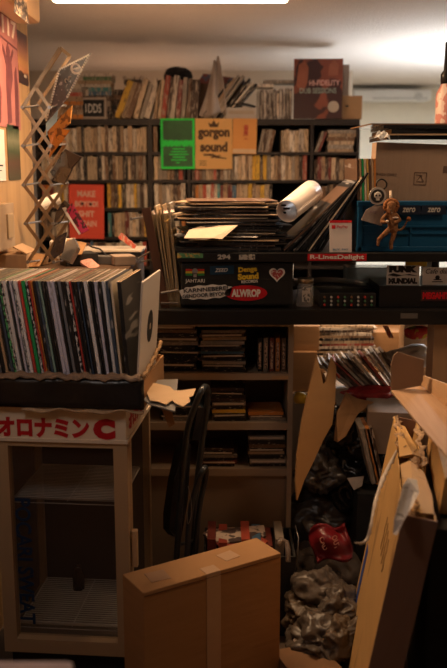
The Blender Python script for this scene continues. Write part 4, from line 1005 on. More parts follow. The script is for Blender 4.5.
mb.build('printed_symbol', M('faded brown ink', (.10, .06, .045), .8), mail)
x_, _, z_ = ml(383, 174)
lettering('009-624-20452', .085, .009, mail, (x_, -.0008, z_), M('faded brown ink'))
x_, _, z_ = ml(444, 167); MB().box((x_, -.0006, z_), (.016, .001, .024)).build('printed_mark', M('faded brown ink'), mail)
# stack over the mailer
zt = PZ1+.013+mh+.006
lay = [('black', .012, 0, 372), ('cream', .005, 2, 385), ('black', .018, -3, 378), ('brown', .006, 3, 366)]
lay = [('black', .014, 1, 384, 'black flat sleeve lying directly on the grey mailer'), ('tan', .006, -3, 377, 'tan flat sleeve with shining corner above the grey mailer'), ('black', .016, 2, 388, 'thick black sleeve just under the topmost brown one'), ('black', .012, -2, 380, 'black sleeve second from top over the mailer'), ('brown', .006, 4, 368, 'glossy brown sleeve topmost over the blue crate')]
for c_, t, rz, px, lb in lay:
    X_ = at(px, 130, 3.05).x
    mb = MB(); mb.box((.17, .165, t/2), (.34, .33, t-.001)); o = mb.build('record_sleeve', [M('glossy sleeve '+c_, LPP[c_], .14, var=.2, spec=.9)], loc=(X_, 2.985, zt), rot=(0, 0, R(rz))); zt += t+.0004
    tag(o, lb, 'record sleeve')
q = at(390, 131, 3.0)
tag(MB().sheet(lambda a, b: ((a-.5)*.055*(1-.5*b), (b-.5)*.030, .008*math.sin(a*11+b*3)*math.cos(b*9)), 10, 8, .001, smooth=False).build('highlight_scrap', M('pale highlight film', (.85, .88, .9), .08, alpha=.7, spec=1., bump=.5), loc=(at(381, 131, 2.99).x, 2.965, PZ1+.013+mh+.021), rot=(R(50), 0, 0)), 'pale highlight scrap poking from the sleeves over the crate', 'highlight scrap')  # pale scrap paints in a bluish highlight on the sleeves
# bottle on stack
q = at(447, 121, 3.06)
bt = thing('spray_bottle', 'pink patterned bottle with black cap beside the hanging edge', 'bottle', (q.x+.012, 3.14, zt+.0005))
hb = .145
MB().lathe([(.033, 0), (.035, .01), (.035, hb*.75), (.024, hb*.9), (.018, hb)], 20).build('bottle_body', M('pink patterned wrap', (.62, .26, .22), .4, lines=((.8, .66, .58), (40, 40, 26), .52, .9)), bt)
MB().lathe([(.021, hb-.002), (.022, hb+.03), (.012, hb+.045), (.010, hb+.14)], 16).build('cap', BLACK, bt)
# skull tag
q = at(384, 199, 2.975)
kt = thing('key_tag', 'grey key tag with round white skull badge hanging on blue crate', 'key tag', (q.x, 2.972, q.z))
def kl(px, py, y=0): p = at(px, py, 2.972); return (p.x-q.x, y, p.z-q.z)
MB().plate([kl(375, 205), kl(385, 206), kl(382, 226), kl(361, 220), kl(366, 210)], .003, n=(0, 1, 0)).build('tag_body', M('grey felt', (.30, .25, .22), .9, var=.3, scale=60), kt)
x_, _, z_ = kl(377.5, 196)
MB().cyl((x_, -.004, z_), (x_, .002, z_), .030, 28).build('badge', M('grey felt rim', (.42, .38, .34), .8), kt)
bd = MB().cyl((x_, -.006, z_), (x_, -.0041, z_), .023, 28).build('badge_face', BLACKM, kt)
mb = MB(); mb.blob((x_, -.0075, z_+.002), (.026, .003, .026), 1, .05, 2).box((x_, -.0075, z_-.011), (.012, .002, .008)); sk = mb.build('skull_print', M('pale bone ink', (.5, .47, .43), .6), bd)
mb = MB(); mb.cyl((x_-.006, -.0095, z_+.002), (x_-.006, -.0085, z_+.002), .0036, 10).cyl((x_+.006, -.0095, z_+.002), (x_+.006, -.0085, z_+.002), .0036, 10); mb.build('eye_mark', BLACKINK, bd)
x2, _, z2 = kl(381.5, 184.5)
mb = MB(); mb.tube([(x2+.018*math.cos(t*PI/10), 0, z2+.018*math.sin(t*PI/10)) for t in range(-7, 12)], .0028, 7); mb.build('ring', BLACK, kt)
x3, _, z3 = kl(373, 212)
lettering('GIG', .02, .008, kt, (x3, -.004, z3), M('dull violet ink', (.16, .09, .14), .6), rot=(0, R(10), 0))
# lion plush hanging on the crate
LF = M('tan plush fur', (.19, .085, .035), .95, var=.3, scale=90, bump=.8)
MF = M('brown mane fur', (.22, .085, .03), .95, var=.4, scale=60, bump=1.)
q = at(391, 222, 2.95)
lion = thing('plush_lion', 'small brown plush lion hanging by a cord on the blue crate', 'plush toy', (q.x, 2.955, q.z))
def ll(px, py, y=0): p = at(px, py, 2.955); return Vector((p.x-q.x, y, p.z-q.z))
def skin(chains, name, m, parent, vox=.0022):
    mb = MB()
    for pts, rr in chains:
        # resample smoothly
        P_ = []; R_ = []
        for k in range(len(pts)-1):
            for s in range(4):
                f = s/4; P_.append(pts[k].lerp(pts[k+1], f)); R_.append(rr[k]*(1-f)+rr[k+1]*f)
        P_.append(pts[-1]); R_.append(rr[-1])
        for p, r in zip(P_, R_):
            qq_ = bmesh.ops.create_icosphere(mb.bm, subdivisions=2, radius=r, matrix=Matrix.Translation(p))
    o = mb.build(name, m, parent)
    md = o.modifiers.new('r', 'REMESH'); md.mode = 'VOXEL'; md.voxel_size = vox; md.use_smooth_shade = True
    sm = o.modifiers.new('s', 'SMOOTH'); sm.iterations = 3
    dg = bpy.context.evaluated_depsgraph_get(); me = bpy.data.meshes.new_from_object(o.evaluated_get(dg)); o.modifiers.clear(); o.data = me
    return o
body = skin([([ll(391, 208), ll(391, 216), ll(393, 224), ll(393, 229)], [.014, .017, .019, .016]),
      ([ll(391, 205, -.008), ll(390, 209, -.012), ll(389.5, 211, -.018)], [.017, .014, .008]),
      ([ll(387, 214, -.004), ll(382, 219, -.008), ll(381, 222, -.014), ll(385, 222, -.020)], [.008, .007, .006, .0065]),
      ([ll(396, 215, -.004), ll(399, 220, -.010), ll(395, 222, -.018)], [.008, .007, .0065]),
      ([ll(390, 229), ll(384, 234, -.004), ll(379, 239), ll(378, 245, .002)], [.011, .009, .007, .0055]),
      ([ll(395, 229), ll(393, 237, -.002), ll(391, 243), ll(391, 248, -.004)], [.011, .009, .0075, .007]),
      ([ll(397, 230, .004), ll(401, 230, .004), ll(405, 226, .004), ll(407, 221, .002)], [.005, .004, .0035, .0035])], 'body', LF, lion)
mb = MB(); hc = ll(391, 206, -.004)
for k in range(18):
    a = 2*PI*k/18; mb.blob(hc+Vector((.021*math.cos(a), .002*math.sin(k*2.), .020*math.sin(a))), (.016, .016, .016), k, .4, 2)
mb.build('mane', MF, lion)
mb = MB(); mb.blob(ll(408.5, 219, .001), (.018, .014, .02), 5, .4, 2); mb.build('tail_tuft', MF, lion)
mb = MB()
for s_ in (-1, 1): mb.blob(ll(391, 200.5, -.004)+Vector((s_*.013, 0, 0)), (.010, .007, .011), 2, .1, 2)
mb.build('ear', LF, lion)
mb = MB()
for s_ in (-1, 1): mb.blob(ll(389.8, 206.5, -.023)+Vector((s_*.006, 0, 0)), (.004, .003, .004), 2, 0, 2)
mb.blob(ll(389.6, 210, -.026), (.006, .004, .004), 2, 0, 2); mb.build('face_features', BLACKINK, lion)
mb = MB(); mb.blob(ll(389.6, 212, -.019), (.013, .010, .008), 2, .1, 2); mb.build('muzzle', M('pale muzzle', (.6, .5, .42), .9), lion)
mb = MB(); mb.blob(ll(386, 221, -.026), (.010, .008, .010), 2, .2, 2); mb.blob(ll(395, 217.5, -.017), (.022, .008, .008), 4, .3, 2); mb.build('white_patch', M('pale muzzle'), lion)
mb = MB(); mb.tube([ll(391, 200), ll(391, 196, .002), ll(391, 191, .01)], .0045, 8); mb.build('cord', M('pale cord', (.55, .45, .36), .8), lion)

# ------------------------------------------------------------------ wooden record stand at the end of the counter
rk = thing('record_stand', 'dark brown wooden record stand with metal rods on the counter', 'record stand', (at(158, 308, 3.0).x, 3.0, DZ+.0008))
def rp(px, py, Y=3.0): return at(px, py, Y)-rk.location
p0, p1 = rp(164, 300, 3.0), rp(146, 208, 3.0)
p0.z = max(p0.z, .02)
mb = MB(); mb.bar(p0+(p0-p1)*.10, p1, .030, .012, up=(0, 1, 0)); o = mb.build('side_post', WOOD, rk)
for (a1, b1) in (((131, 219), (163, 214)), ((137, 259), (168, 242)), ((140, 262), (172, 256))):
    mb = MB(); mb.cyl(rp(*a1, 2.96), rp(b1[0], b1[1], 3.22), .0035, 10); mb.cyl(rp(*a1, 2.955), rp(*a1, 2.965), .006, 10); mb.build('rod', STEEL, rk)
for k, (a1, b1) in enumerate((((161, 293), (178, 290)), ((161, 303), (178, 303)))):
    mb = MB(); mb.cyl(rp(*a1, 2.985), rp(*b1, 2.985), .004, 10); mb.build('foot_rod', STEEL, rk)
lc = [('black', 151, 167, 212, 'black'), ('cream', 155, 170, 207, ''), ('gold', 159, 172, 210, ''), ('tan', 162, 174, 206, ''), ('brown', 163, 175, 214, ''), ('gold', 166, 176, 222, ''), ('white', 169, 178, 204, ''), ('gold', 172, 180, 232, '')]
PLG = M('clear sleeve film', (.60, .46, .26), .15, alpha=.55, spec=1., var=.4, scale=16)
nm = ['black record in clear film nearest the dark wooden post', 'cream edged record second from the dark wooden post', 'golden edged record third from the dark wooden post', 'tan edged record fourth from the dark wooden post', 'brown edged record fifth from the dark wooden post',
      'short golden edged record in the wooden stand', 'tall white edged record near the sleeve stack', 'shortest golden record touching the stickered case']
for i, (c_, pt, pb, pyt, _) in enumerate(lc):
    b0_ = at(pb, 306, 3.01); t0_ = at(pt, pyt, 3.01)
    dx_, dz_ = t0_.x-b0_.x, t0_.z-DZ-.004; Lh = math.hypot(dx_, dz_); an = math.atan2(dx_, dz_)
    mb = MB(); mb.box((0, .11, Lh/2), (.0032, .22, Lh)); mb.box((-.0006, .11, Lh/2-.004), (.0062, .224, Lh+.006), mi=1)
    o = mb.build('record_sleeve', [LM[c_], PLG], loc=(b0_.x, 3.01, DZ+.006), rot=(0, an, 0))
    tag(o, nm[i], 'record sleeve', 'records in the wooden stand')
# ------------------------------------------------------------------ beige bookcase under the counter
BY = 3.05
def bxx(px): return at(px, 380, BY).x
bx0, bx1 = bxx(134), bxx(293)
bk = thing('bookcase', 'beige bookcase with stacked discs under the black counter', 'bookcase', (0, BY, 0))
bw = .018
btop = DZ0-.004
for X_ in (bx0+bw/2, bx1-bw/2): MB().box((X_, .15, btop/2), (bw, .30, btop)).build('side_panel', BEIGE, bk)
MB().box(((bx0+bx1)/2, .15, btop-.010), (bx1-bx0-2*bw-.001, .30, .020)).build('top_board', BEIGE, bk)
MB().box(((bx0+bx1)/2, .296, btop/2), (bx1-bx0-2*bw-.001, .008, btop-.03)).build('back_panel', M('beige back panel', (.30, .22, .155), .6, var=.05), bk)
bz = []
for a_, b_ in ((373.5, 380), (423, 430), (469, 476)):
    z1, z0 = at(223, a_, BY).z, at(223, b_, BY).z; bz.append(z1)
    MB().box(((bx0+bx1)/2, .146, (z0+z1)/2), (bx1-bx0-2*bw-.001, .291, z1-z0)).build('shelf_board', BEIGE, bk)
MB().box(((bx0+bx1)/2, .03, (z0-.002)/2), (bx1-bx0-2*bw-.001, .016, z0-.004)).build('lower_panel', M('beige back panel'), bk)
q = at(280, 377, BY); lp_ = MB().box((q.x, -.001, q.z-.002), (.06, .002, .012)).build('shelf_tag', M('tan tag', (.45, .28, .14), .6), bk)
q = bx1
DVD = {'black': 6, 'dark brown': 2, 'grey': 2, 'brown': 1, 'tan': .6, 'blue': .4}
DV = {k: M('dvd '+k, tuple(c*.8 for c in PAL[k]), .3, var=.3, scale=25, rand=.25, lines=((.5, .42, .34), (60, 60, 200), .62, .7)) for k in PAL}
def bpile(pxc, wpx, base, n, tt, where, cols=None, Y=BY+.02, dep=.14, jit=.010, rot=5, name='disc_case', cat='disc case'):
    z = base+.0008; cnt = {}
    for i in range(n):
        c_ = cols[i % len(cols)] if cols else weighted(DVD)
        t = tt*rnd.uniform(.8, 1.2); w = wpx/272
        mb = MB(); mb.box((0, dep/2, t/2), (w, dep, t-.0007), bev=.0008)
        if i % 3 == 1: mb.box((0, .001, t/2), (w*.9, .006, t*.4), mi=1)
        o = mb.build(name, [DV[c_], PG], loc=(at(pxc, 380, Y).x+rnd.uniform(-jit, jit), Y+rnd.uniform(0, .012), z), rot=(0, 0, R(rnd.uniform(-rot, rot)))); z += t
        cnt[c_] = cnt.get(c_, 0)+1
        tag(o, f'{ordn(cnt[c_])} {c_} case from the bottom of the {where}', cat, f'cases: {where}')
    return z
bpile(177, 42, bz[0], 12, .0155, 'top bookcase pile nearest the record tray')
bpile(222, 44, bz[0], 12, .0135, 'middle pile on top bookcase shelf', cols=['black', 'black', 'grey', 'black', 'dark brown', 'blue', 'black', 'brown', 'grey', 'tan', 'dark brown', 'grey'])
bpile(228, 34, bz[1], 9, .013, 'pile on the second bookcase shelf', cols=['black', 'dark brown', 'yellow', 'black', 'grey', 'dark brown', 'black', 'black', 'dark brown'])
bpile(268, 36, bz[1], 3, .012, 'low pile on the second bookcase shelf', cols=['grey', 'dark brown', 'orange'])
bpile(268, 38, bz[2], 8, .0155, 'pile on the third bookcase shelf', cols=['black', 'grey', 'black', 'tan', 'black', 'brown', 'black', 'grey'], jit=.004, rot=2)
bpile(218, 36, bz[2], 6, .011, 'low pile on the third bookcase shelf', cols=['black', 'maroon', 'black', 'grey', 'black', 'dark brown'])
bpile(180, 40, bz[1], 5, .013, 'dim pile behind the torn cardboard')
RS = [('black', 'black cassette case with green print at the upright row start'), ('grey', 'grey cassette case second in the upright row'), ('maroon', 'maroon cassette case with pale lettering in the upright row'), ('orange', 'orange brown cassette case in the upright row'), ('brown', 'brown cassette case in the upright row'), ('dark brown', 'wide dark cassette case beside the bookcase side')]
x_ = bxx(257.5)
for c_, lb in RS:
    w = .018 if c_ != 'dark brown' else .024
    mb = MB(); mb.box((w/2, .06, .063), (w-.0015, .12, .126), bev=.001); mb.box((w/2, -.0006, .06), (w*.5, .0012, .10), mi=1)
    o = mb.build('cassette_case', [DV[c_], M('faded spine lettering', (.5, .34, .24), .6, lines=((.06, .03, .03), (100, 100, 130), .5, .95))], loc=(x_, BY+.03, bz[0]+.0008)); x_ += w+.0042
    tag(o, lb, 'cassette case', 'upright cassettes on the top bookcase shelf')

# ------------------------------------------------------------------ folded chair
CY_ = 2.72
fc = thing('folding_chair', 'black tubular folding chair folded up in front of the bookcase', 'chair', at(184, 600, CY_))
fc.location.z = 0
def fp(px, py, Y=CY_): return at(px, py, Y)-fc.location
TB = M('dark blue grey tube', (.045, .05, .055), .3, metal=.3, var=.2, spec=.7)
def smooth(pts, n=5):
    out = []
    for i in range(len(pts)-1):
        p0, p1, p2, p3 = pts[max(i-1, 0)], pts[i], pts[i+1], pts[min(i+2, len(pts)-1)]
        for k in range(n):
            t = k/n; out.append(.5*((2*p1)+(p2-p0)*t+(2*p0-5*p1+4*p2-p3)*t*t+(3*p1-p0-3*p2+p3)*t**3))
    out.append(pts[-1]); return out
foot = fp(172, 600); foot.z = .012
bl = fp(172, 690, CY_+.02); bl.z = .012
MB().tube(smooth([bl, fp(177, 553), fp(180, 505), fp(184, 460), fp(188, 428), fp(195, 406), fp(202, 390), fp(206, 387, CY_+.06), fp(208, 394, CY_+.12), fp(206, 415, CY_+.14), fp(201, 450, CY_+.14), fp(193, 520, CY_+.13), Vector((bl.x+.05, bl.y+.12, .012))]), .011, 10).build('back_frame', TB, fc)
b2 = fp(182, 690, CY_); b2.z = .012
MB().tube(smooth([b2, fp(187, 555, CY_-.02), fp(190, 514, CY_-.02), fp(196, 488, CY_-.02), fp(203, 470, CY_-.02), fp(206, 469, CY_+.03), fp(205, 480, CY_+.10), fp(198, 520, CY_+.10), Vector((b2.x+.03, b2.y+.12, .012))]), .010, 10).build('leg_frame', TB, fc)
mb = MB(); mb.plate([fp(187, 440, CY_), fp(191, 445, CY_+.12), fp(188, 500, CY_+.12), fp(181, 540, CY_+.1), fp(174, 536, CY_), fp(169, 530, CY_), fp(169, 515, CY_), fp(174, 480, CY_), fp(181, 450, CY_)], .022); mb.build('seat', M('black seat pad', (.012, .012, .014), .35), fc)
mb = MB(); mb.plate([fp(198, 408, CY_+.02), fp(205, 408, CY_+.12), fp(201, 440, CY_+.12), fp(192, 440, CY_+.02)], .012); mb.build('backrest', M('black seat pad'), fc)
mb = MB(); mb.cyl(fp(178, 545), fp(196, 540, CY_+.13), .006, 8); mb.build('crossbar', TB, fc)
mb = MB(); mb.tube(smooth([fp(188, 486, CY_-.03), fp(191, 500, CY_-.035), fp(191, 516, CY_-.035), fp(188, 524, CY_-.035), fp(187, 512, CY_-.035)]), .0014, 6); mb.build('wire_clip', STEEL, fc)

# ------------------------------------------------------------------ flat carton standing in front
q0 = at(143, 593, 2.17); ZB = q0.z
q1 = onz(281, 553, ZB); q2 = onz(265, 534, ZB); q3 = onz(131, 573, ZB)
dv = (q1-q0); yaw = math.atan2(dv.y, dv.x); Lb = dv.length
nb = Vector((-math.sin(yaw), math.cos(yaw), 0)); Tb = ((q3-q0).dot(nb)+(q2-q1).dot(nb))/2
print('BOX', ZB, math.degrees(yaw), Lb, Tb)
box = thing('cardboard_box', 'flat brown cardboard box with parcel tape standing in front of the bookcase', 'box', (q0.x, q0.y, 0), (0, 0, yaw))
MB().box((Lb/2, Tb/2, ZB/2), (Lb, Tb, ZB), bev=.003).build('body', CARD, box)
MB().box((Lb*.5, -.0005, ZB-.012), (Lb*.985, .002, .0015)).build('lid_seam', M('dark seam', (.08, .04, .02), .9), box)
bi = (Matrix.Translation((q0.x, q0.y, 0)) @ Matrix.Rotation(yaw, 4, 'Z')).inverted()
tx = (bi @ onz(213, 572, ZB)).x
MB().box((tx, -.0008, ZB/2), (.048, .0012, ZB-.004)).box((tx, .020, ZB+.0008), (.048, .042, .0012)).build('parcel_tape', TAPE, box)
tx2 = (bi @ onz(234, 560, ZB)).x
MB().box((tx2, Tb*.52, ZB+.0008), (.055, .05, .0012), Euler((0, 0, R(8)))).build('parcel_tape', TAPE, box)
tx3 = (bi @ onz(162, 580, ZB)).x
MB().box((tx3, Tb*.5, ZB+.0008), (.06, .06, .0012), Euler((0, 0, R(-5)))).build('parcel_tape', M('dull tape', (.30, .18, .11), .5), box)

# dark crate with magazines behind the carton
a_, b_ = at(203, 548, 2.72), at(297, 548, 2.72)
MZ = at(250, 546, 2.72).z
cr = thing('storage_crate', 'black crate holding magazines behind the flat cardboard box', 'crate', ((a_.x+b_.x)/2, 2.86, 0))
cw_ = b_.x-a_.x
MB().box((0, -.10, MZ*.42), (cw_, .008, MZ*.84)).build('front_panel', BLACKM, cr)
MB().box((0, .14, MZ*.42), (cw_, .008, MZ*.84)).build('back_panel', BLACKM, cr)
for s_ in (-1, 1): MB().box((s_*(cw_/2-.004), .02, MZ*.42), (.008, .23, MZ*.84)).build('side_panel', BLACKM, cr)
MB().box((0, .02, .005), (cw_-.02, .22, .010)).build('bottom_panel', BLACKM, cr)
mb = MB(); mb.tube([(cw_/2+.004, -.09, MZ*.60), (cw_/2+.008, -.10, MZ+.012), (cw_/2+.006, .0, MZ+.014), (cw_/2+.006, .08, MZ*.7)], .002, 6); mb.build('wire_handle', STEEL, cr)
lc = [('maroon', 'maroon magazine at the chair end of the black crate'), ('red', 'red magazine upright in the black crate'), ('black', 'black magazine in the black crate between red ones'), ('red', 'second red magazine upright in the black crate'), ('blue', 'blue magazine upright in the black crate'), ('maroon', 'dark red magazine near the crate wire handle'), ('grey', 'grey edged magazine next to the crate wire handle')]
for i, (c_, lb) in enumerate(lc):
    mb = MB(); hgt = MZ-.02-.012*(i % 3); mb.box((0, .08, hgt/2), (.030, .16, hgt)); 
    o = mb.build('magazine', M('magazine '+c_, tuple(v*.7 for v in PAL[c_]), .3, var=.5, scale=18), loc=(a_.x+.028+i*.040, 2.79, .012), rot=(0, 0, 0)); tag(o, lb, 'magazine', 'magazines in the black crate')
quadcard('magazine', 'white magazine with black print lying over the black crate', 'magazine', [(203, 534, 2.86), (208, 529, 2.93), (264, 525, 2.93), (266, 536, 2.86), (240, 541, 2.80), (220, 543, 2.80)], M('white magazine print', (.50, .40, .32), .4, lines=((.05, .03, .03), (22, 22, 22), .5, .95)), .006)
quadcard('magazine', 'red magazine under the white one over the black crate', 'magazine', [(216, 543, 2.80), (222, 535, 2.9), (255, 533, 2.9), (268, 541, 2.8), (260, 548, 2.78), (226, 551, 2.78)], M('magazine red'), .004)
o = MB().tube([at(278, 545, 2.70), at(281, 540, 2.72), at(286, 542, 2.72), at(288, 550, 2.7), at(288, 562, 2.68)], .010, 8).build('plastic_pouch', M('dim clear film', (.22, .17, .14), .2, alpha=.7, spec=.8)); tag(o, 'clear crinkled plastic pouch at the corner of the flat box', 'plastic pouch')

# ------------------------------------------------------------------ low table and clutter under the counter's end
LTZ = at(370, 402, 3.25).z
lt = thing('low_table', 'pale topped low table under the counter end heaped with magazines', 'table', (at(400, 400, 3.3).x, 3.5, 0))
lx0, lx1 = at(338, 402, 3.25).x-lt.location.x, .30
MB().box(((lx0+lx1)/2, 0, LTZ-.010), (lx1-lx0, .52, .020), bev=.002).build('table_top', M('greyish white board', (.40, .34, .28), .5), lt)
for X_ in (lx0+.03, lx1-.03):
    for Y_ in (-.23, .23): MB().box((X_, Y_, (LTZ-.02)/2), (.03, .03, LTZ-.0205)).build('leg', M('dark metal leg', (.05, .045, .04), .5), lt)
# carton + flat stack of magazines at the back
sxc = at(343, 360, 3.85).x
zc = at(343, 369, 3.75).z
o = MB().box((0, 0, zc/2), (.34, .30, zc-.001), bev=.003).build('cardboard_box', CARD, loc=(sxc, 3.90, 0)); tag(o, 'tall brown cardboard box under the flat magazine stack', 'box')
z = zc; i = 0; cnt = {}
ztop = at(343, 327, 3.75).z
cols = ['tan', 'white', 'dark brown', 'white', 'cream', 'brown', 'white', 'grey', 'cream', 'dark brown', 'white', 'red', 'cream', 'black']
while z < ztop:
    t = rnd.uniform(.008, .014); c_ = cols[i % len(cols)]
    mb = MB(); mb.box((0, 0, t/2), (.26+rnd.uniform(-.03, .01), .24, t-.001)); 
    o = mb.build('magazine', [SP[c_]], loc=(sxc+rnd.uniform(-.015, .015), 3.88, z), rot=(0, 0, R(rnd.uniform(-7, 7)))); z += t; i += 1; cnt[c_] = cnt.get(c_, 0)+1
    tag(o, f'{ordn(cnt[c_])} {c_} magazine from the bottom of the flat stack behind the torn cardboard', 'magazine', 'flat magazine stack under the counter')
# fanned magazines
lc = ['white', 'grey', 'brown', 'red', 'white', 'cream', 'dark brown', 'white', 'tan', 'red', 'white', 'grey', 'cream', 'brown']
cnt = {}
for i, c_ in enumerate(lc):
    f = i/(len(lc)-1)
    px = 350+f*52; ang = -52+20*f
    o = spine_obj('magazine', c_, rnd.uniform(.006, .012), .20, .15, cut=False)
    p = at(px+6, 394, 3.36)
    o.location = (p.x, 3.33+.02*(i % 3), LTZ+.006+.004*abs(math.sin(R(ang)))); o.rotation_euler = (R(-4), R(ang), R(rnd.uniform(-4, 4)))
    cnt[c_] = cnt.get(c_, 0)+1
    tag(o, f'{ordn(cnt[c_])} {c_} magazine from the left in the slanted fan on the low table', 'magazine', 'slanted magazines on the low table')
mb = MB(); mb.blob((0, 0, .022), (.20, .12, .05), 4, .35, 4, 3.)
q = at(372, 399, 3.28); tag(mb.build('plastic_bag', M('red cellophane', (.42, .03, .03), .15, var=.5, scale=30, spec=1., bump=.4), loc=(q.x, 3.305, LTZ+.003)), 'shiny red cellophane bag on the low table edge', 'plastic bag')
# cartons behind
for px, py0, py1, Y_, w_, m_, lb in ((304, 326, 351, 3.75, .14, CARD, 'square brown cardboard box just right of bookcase, uppermost'),
                                  (304, 352, 392, 3.72, .12, CARD, 'darker brown box below the square brown one'),
                                  (388, 332, 352, 3.85, .18, CARD, 'brown box under the counter by the red packet'),):
    a_, b_ = at(px, py0, Y_), at(px, py1, Y_)
    o = MB().box((0, .12, (a_.z-b_.z)/2), (w_, .24, a_.z-b_.z-.002), bev=.002).build('cardboard_box', m_, loc=(a_.x, Y_, b_.z)); tag(o, lb.replace('just right of', 'next to the'), 'box')
z0 = at(304, 392, 3.72).z
o = MB().box((0, .14, z0/2), (.16, .28, z0-.002)).build('cardboard_box', CARD3, loc=(at(304, 392, 3.72).x, 3.70, 0)); tag(o, 'tall grey brown box on the floor behind the bookcase', 'box')
z0 = at(388, 352, 3.85).z
o = MB().box((0, .12, z0/2), (.22, .24, z0-.002)).build('cardboard_box', CARD3, loc=(at(388, 352, 3.85).x, 3.86, 0)); tag(o, 'tall dark box standing behind the low table', 'box')
tag(MB().blob((0, 0, .02), (.10, .06, .06), 6, .3, 3).build('snack_packet', M('red shiny packet', (.5, .04, .03), .3, lines=((.6, .5, .05), (30, 30, 30), .55, .9)), loc=at(418, 338, 3.2)+Vector((0, 0, .0))), 'red shiny packet high up beside the pale wooden post', 'packet')
quadcard('booklet', 'orange red striped booklet slanted under the counter', 'booklet', [(383, 326, 3.3), (388, 326, 3.3), (394, 338, 3.3), (389, 338, 3.3)], SP['red'], .01)
tag(MB().blob((0, 0, 0), (.20, .12, .10), 8, .35, 4).build('plastic_bag', M('white bag film', (.5, .44, .38), .4, var=.2), loc=at(414, 358, 3.35)), 'crumpled white plastic bag behind the raised box flap', 'plastic bag')
# backdrop board under counter
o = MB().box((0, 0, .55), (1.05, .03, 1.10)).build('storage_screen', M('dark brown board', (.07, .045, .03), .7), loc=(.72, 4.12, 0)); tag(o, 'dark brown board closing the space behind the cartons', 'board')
# torn cardboard sheet standing
P_ = [(316, 356), (309, 385), (301, 420), (296, 455), (294.5, 482), (296, 500), (303, 480), (312, 462), (322, 440), (331, 424), (334, 400), (335, 366), (330.5, 357), (325, 382), (322, 384)]
Ys = [2.96, 2.97, 2.97, 3.0, 3.0, 3.0, 3.0, 3.0, 3.0, 2.97, 2.95, 2.93, 2.9, 2.9, 2.92]
quadcard('cardboard_sheet', 'tall torn brown cardboard sheet with two points beside the bookcase', 'cardboard', [(x, y, 2.98+(x-315)*.004) for x, y in P_], M('orange brown card', (.56, .32, .13), .8, var=.1, scale=6, stretch=(1, 1, 5), bump=.1), .006)
quadcard('cardboard_sheet', 'curved brown flap behind the two pointed cardboard sheet', 'cardboard', [(334, 440, 3.05), (337, 412, 3.05), (346, 392, 3.12), (356, 398, 3.12), (374, 402, 3.12), (358, 414, 3.08), (346, 436, 3.02), (338, 442, 3.0)], CARD, .006)
o = MB().tube([at(334, 378, 3.2)+Vector((.02*math.cos(t*.6), 0, .018*math.sin(t*.6))) for t in range(9)], .005, 8).build('tape_roll', M('orange red plastic', (.6, .10, .03), .4)); tag(o, 'small orange red ring hanging near the pointed cardboard', 'ring')
tag(MB().blob((0, 0, 0), (.05, .05, .05), 3, .2, 3).build('yellow_packet', M('yellow plastic', (.75, .45, .03), .4), loc=at(300, 398, 3.12)), 'small yellow packet wedged beside the bookcase side', 'packet')

# ------------------------------------------------------------------ heap of bags on the floor
BB = M('black bin bag', (.012, .012, .012), .22, var=.3, scale=20, spec=.7, bump=.3)
GBG = M('grey cloudy bag', (.06, .05, .042), .3, var=.4, scale=12, spec=.7, bump=.3, alpha=.9)
PB = M('pale grey bag', (.095, .075, .06), .35, var=.3, scale=9, bump=.8, bscale=16)
DB = M('dim brown bag', (.08, .058, .044), .5, var=.4, scale=12, bump=.3)
heap = [ # px, py, Y, size, material, label
 (330, 640, 3.05, (.36, .34, .30), DB, 'dim brown bag at the bottom of the floor heap'), (318, 590, 3.0, (.30, .3, .26), DB, 'brown crumpled bag low in the floor heap by the crate'),
 (352, 560, 3.12, (.34, .3, .34), GBG, 'grey cloudy bag against the torn flat carton'), (322, 520, 3.16, (.34, .3, .30), GBG, 'grey cloudy bag under the dark heap middle'),
 (350, 480, 3.18, (.32, .26, .30), BB, 'big black bin bag in the middle of the heap'), (318, 470, 3.12, (.26, .2, .20), GBG, 'grey cloudy bag below the pointed cardboard sheet'),
 (357, 437, 3.16, (.24, .2, .22), BB, 'black bin bag high in the heap below the low table'), (380, 470, 3.14, (.22, .2, .26), BB, 'black bin bag hard against the torn carton'),
 (340, 418, 3.20, (.16, .16, .12), BB, 'smallest black bin bag on top of the heap')]
for k, (px, py, Y_, d_, m_, lb) in enumerate(heap):
    q = at(px, py, Y_); z = max(q.z, d_[2]*.38)
    tag(MB().blob((0, 0, 0), tuple(v*.86 for v in d_), k+11, .32, 5, 2.6).build('garbage_bag', m_, loc=(q.x, q.y, z), rot=(0, 0, k)), lb, 'bag')
for k, (px, py, Y_, d_, m_, lb) in enumerate([
 (322, 590, 2.72, (.19, .16, .14), PB, 'pale crumpled bag just below the red lettered bag'), (310, 612, 2.66, (.17, .18, .13), M('beige bag', (.11, .082, .058), .4, var=.3, scale=9, bump=.8, bscale=16), 'beige crumpled bag beside the black crate'),
 (338, 608, 2.62, (.15, .16, .14), PB, 'pale bag touching the leaning torn carton'), (322, 640, 2.52, (.20, .2, .14), PB, 'lowest pale bag at the front of the heap'),
 (342, 640, 2.48, (.12, .14, .14), M('beige bag'), 'small beige bag at the foot of the torn carton')]):
    q = at(px, py, Y_)
    tag(MB().blob((0, 0, 0), d_, k+31, .42, 5, 2.4).build('plastic_bag', m_, loc=(q.x, q.y, max(q.z, d_[2]*.38)), rot=(0, 0, k*1.3)), lb, 'plastic bag')
q = at(331, 543, 2.80)
rb = thing('plastic_bag', 'dark red bag with pale lettering on the heap', 'plastic bag', q)
mb = MB(); 
def redf(a, b): return ((a-.5)*.14*(1-.25*abs(b-.5)), .018*math.sin(a*7+b*3)+.012*math.sin(b*9), (b-.5)*.125+.012*math.sin(a*6))
mb.sheet(redf, 16, 14, .012); mb.build('bag_body', M('dark red film', (.15, .008, .012), .35, var=.3, scale=14, bump=.3), rb, rot=(R(-30), R(-12), 0))
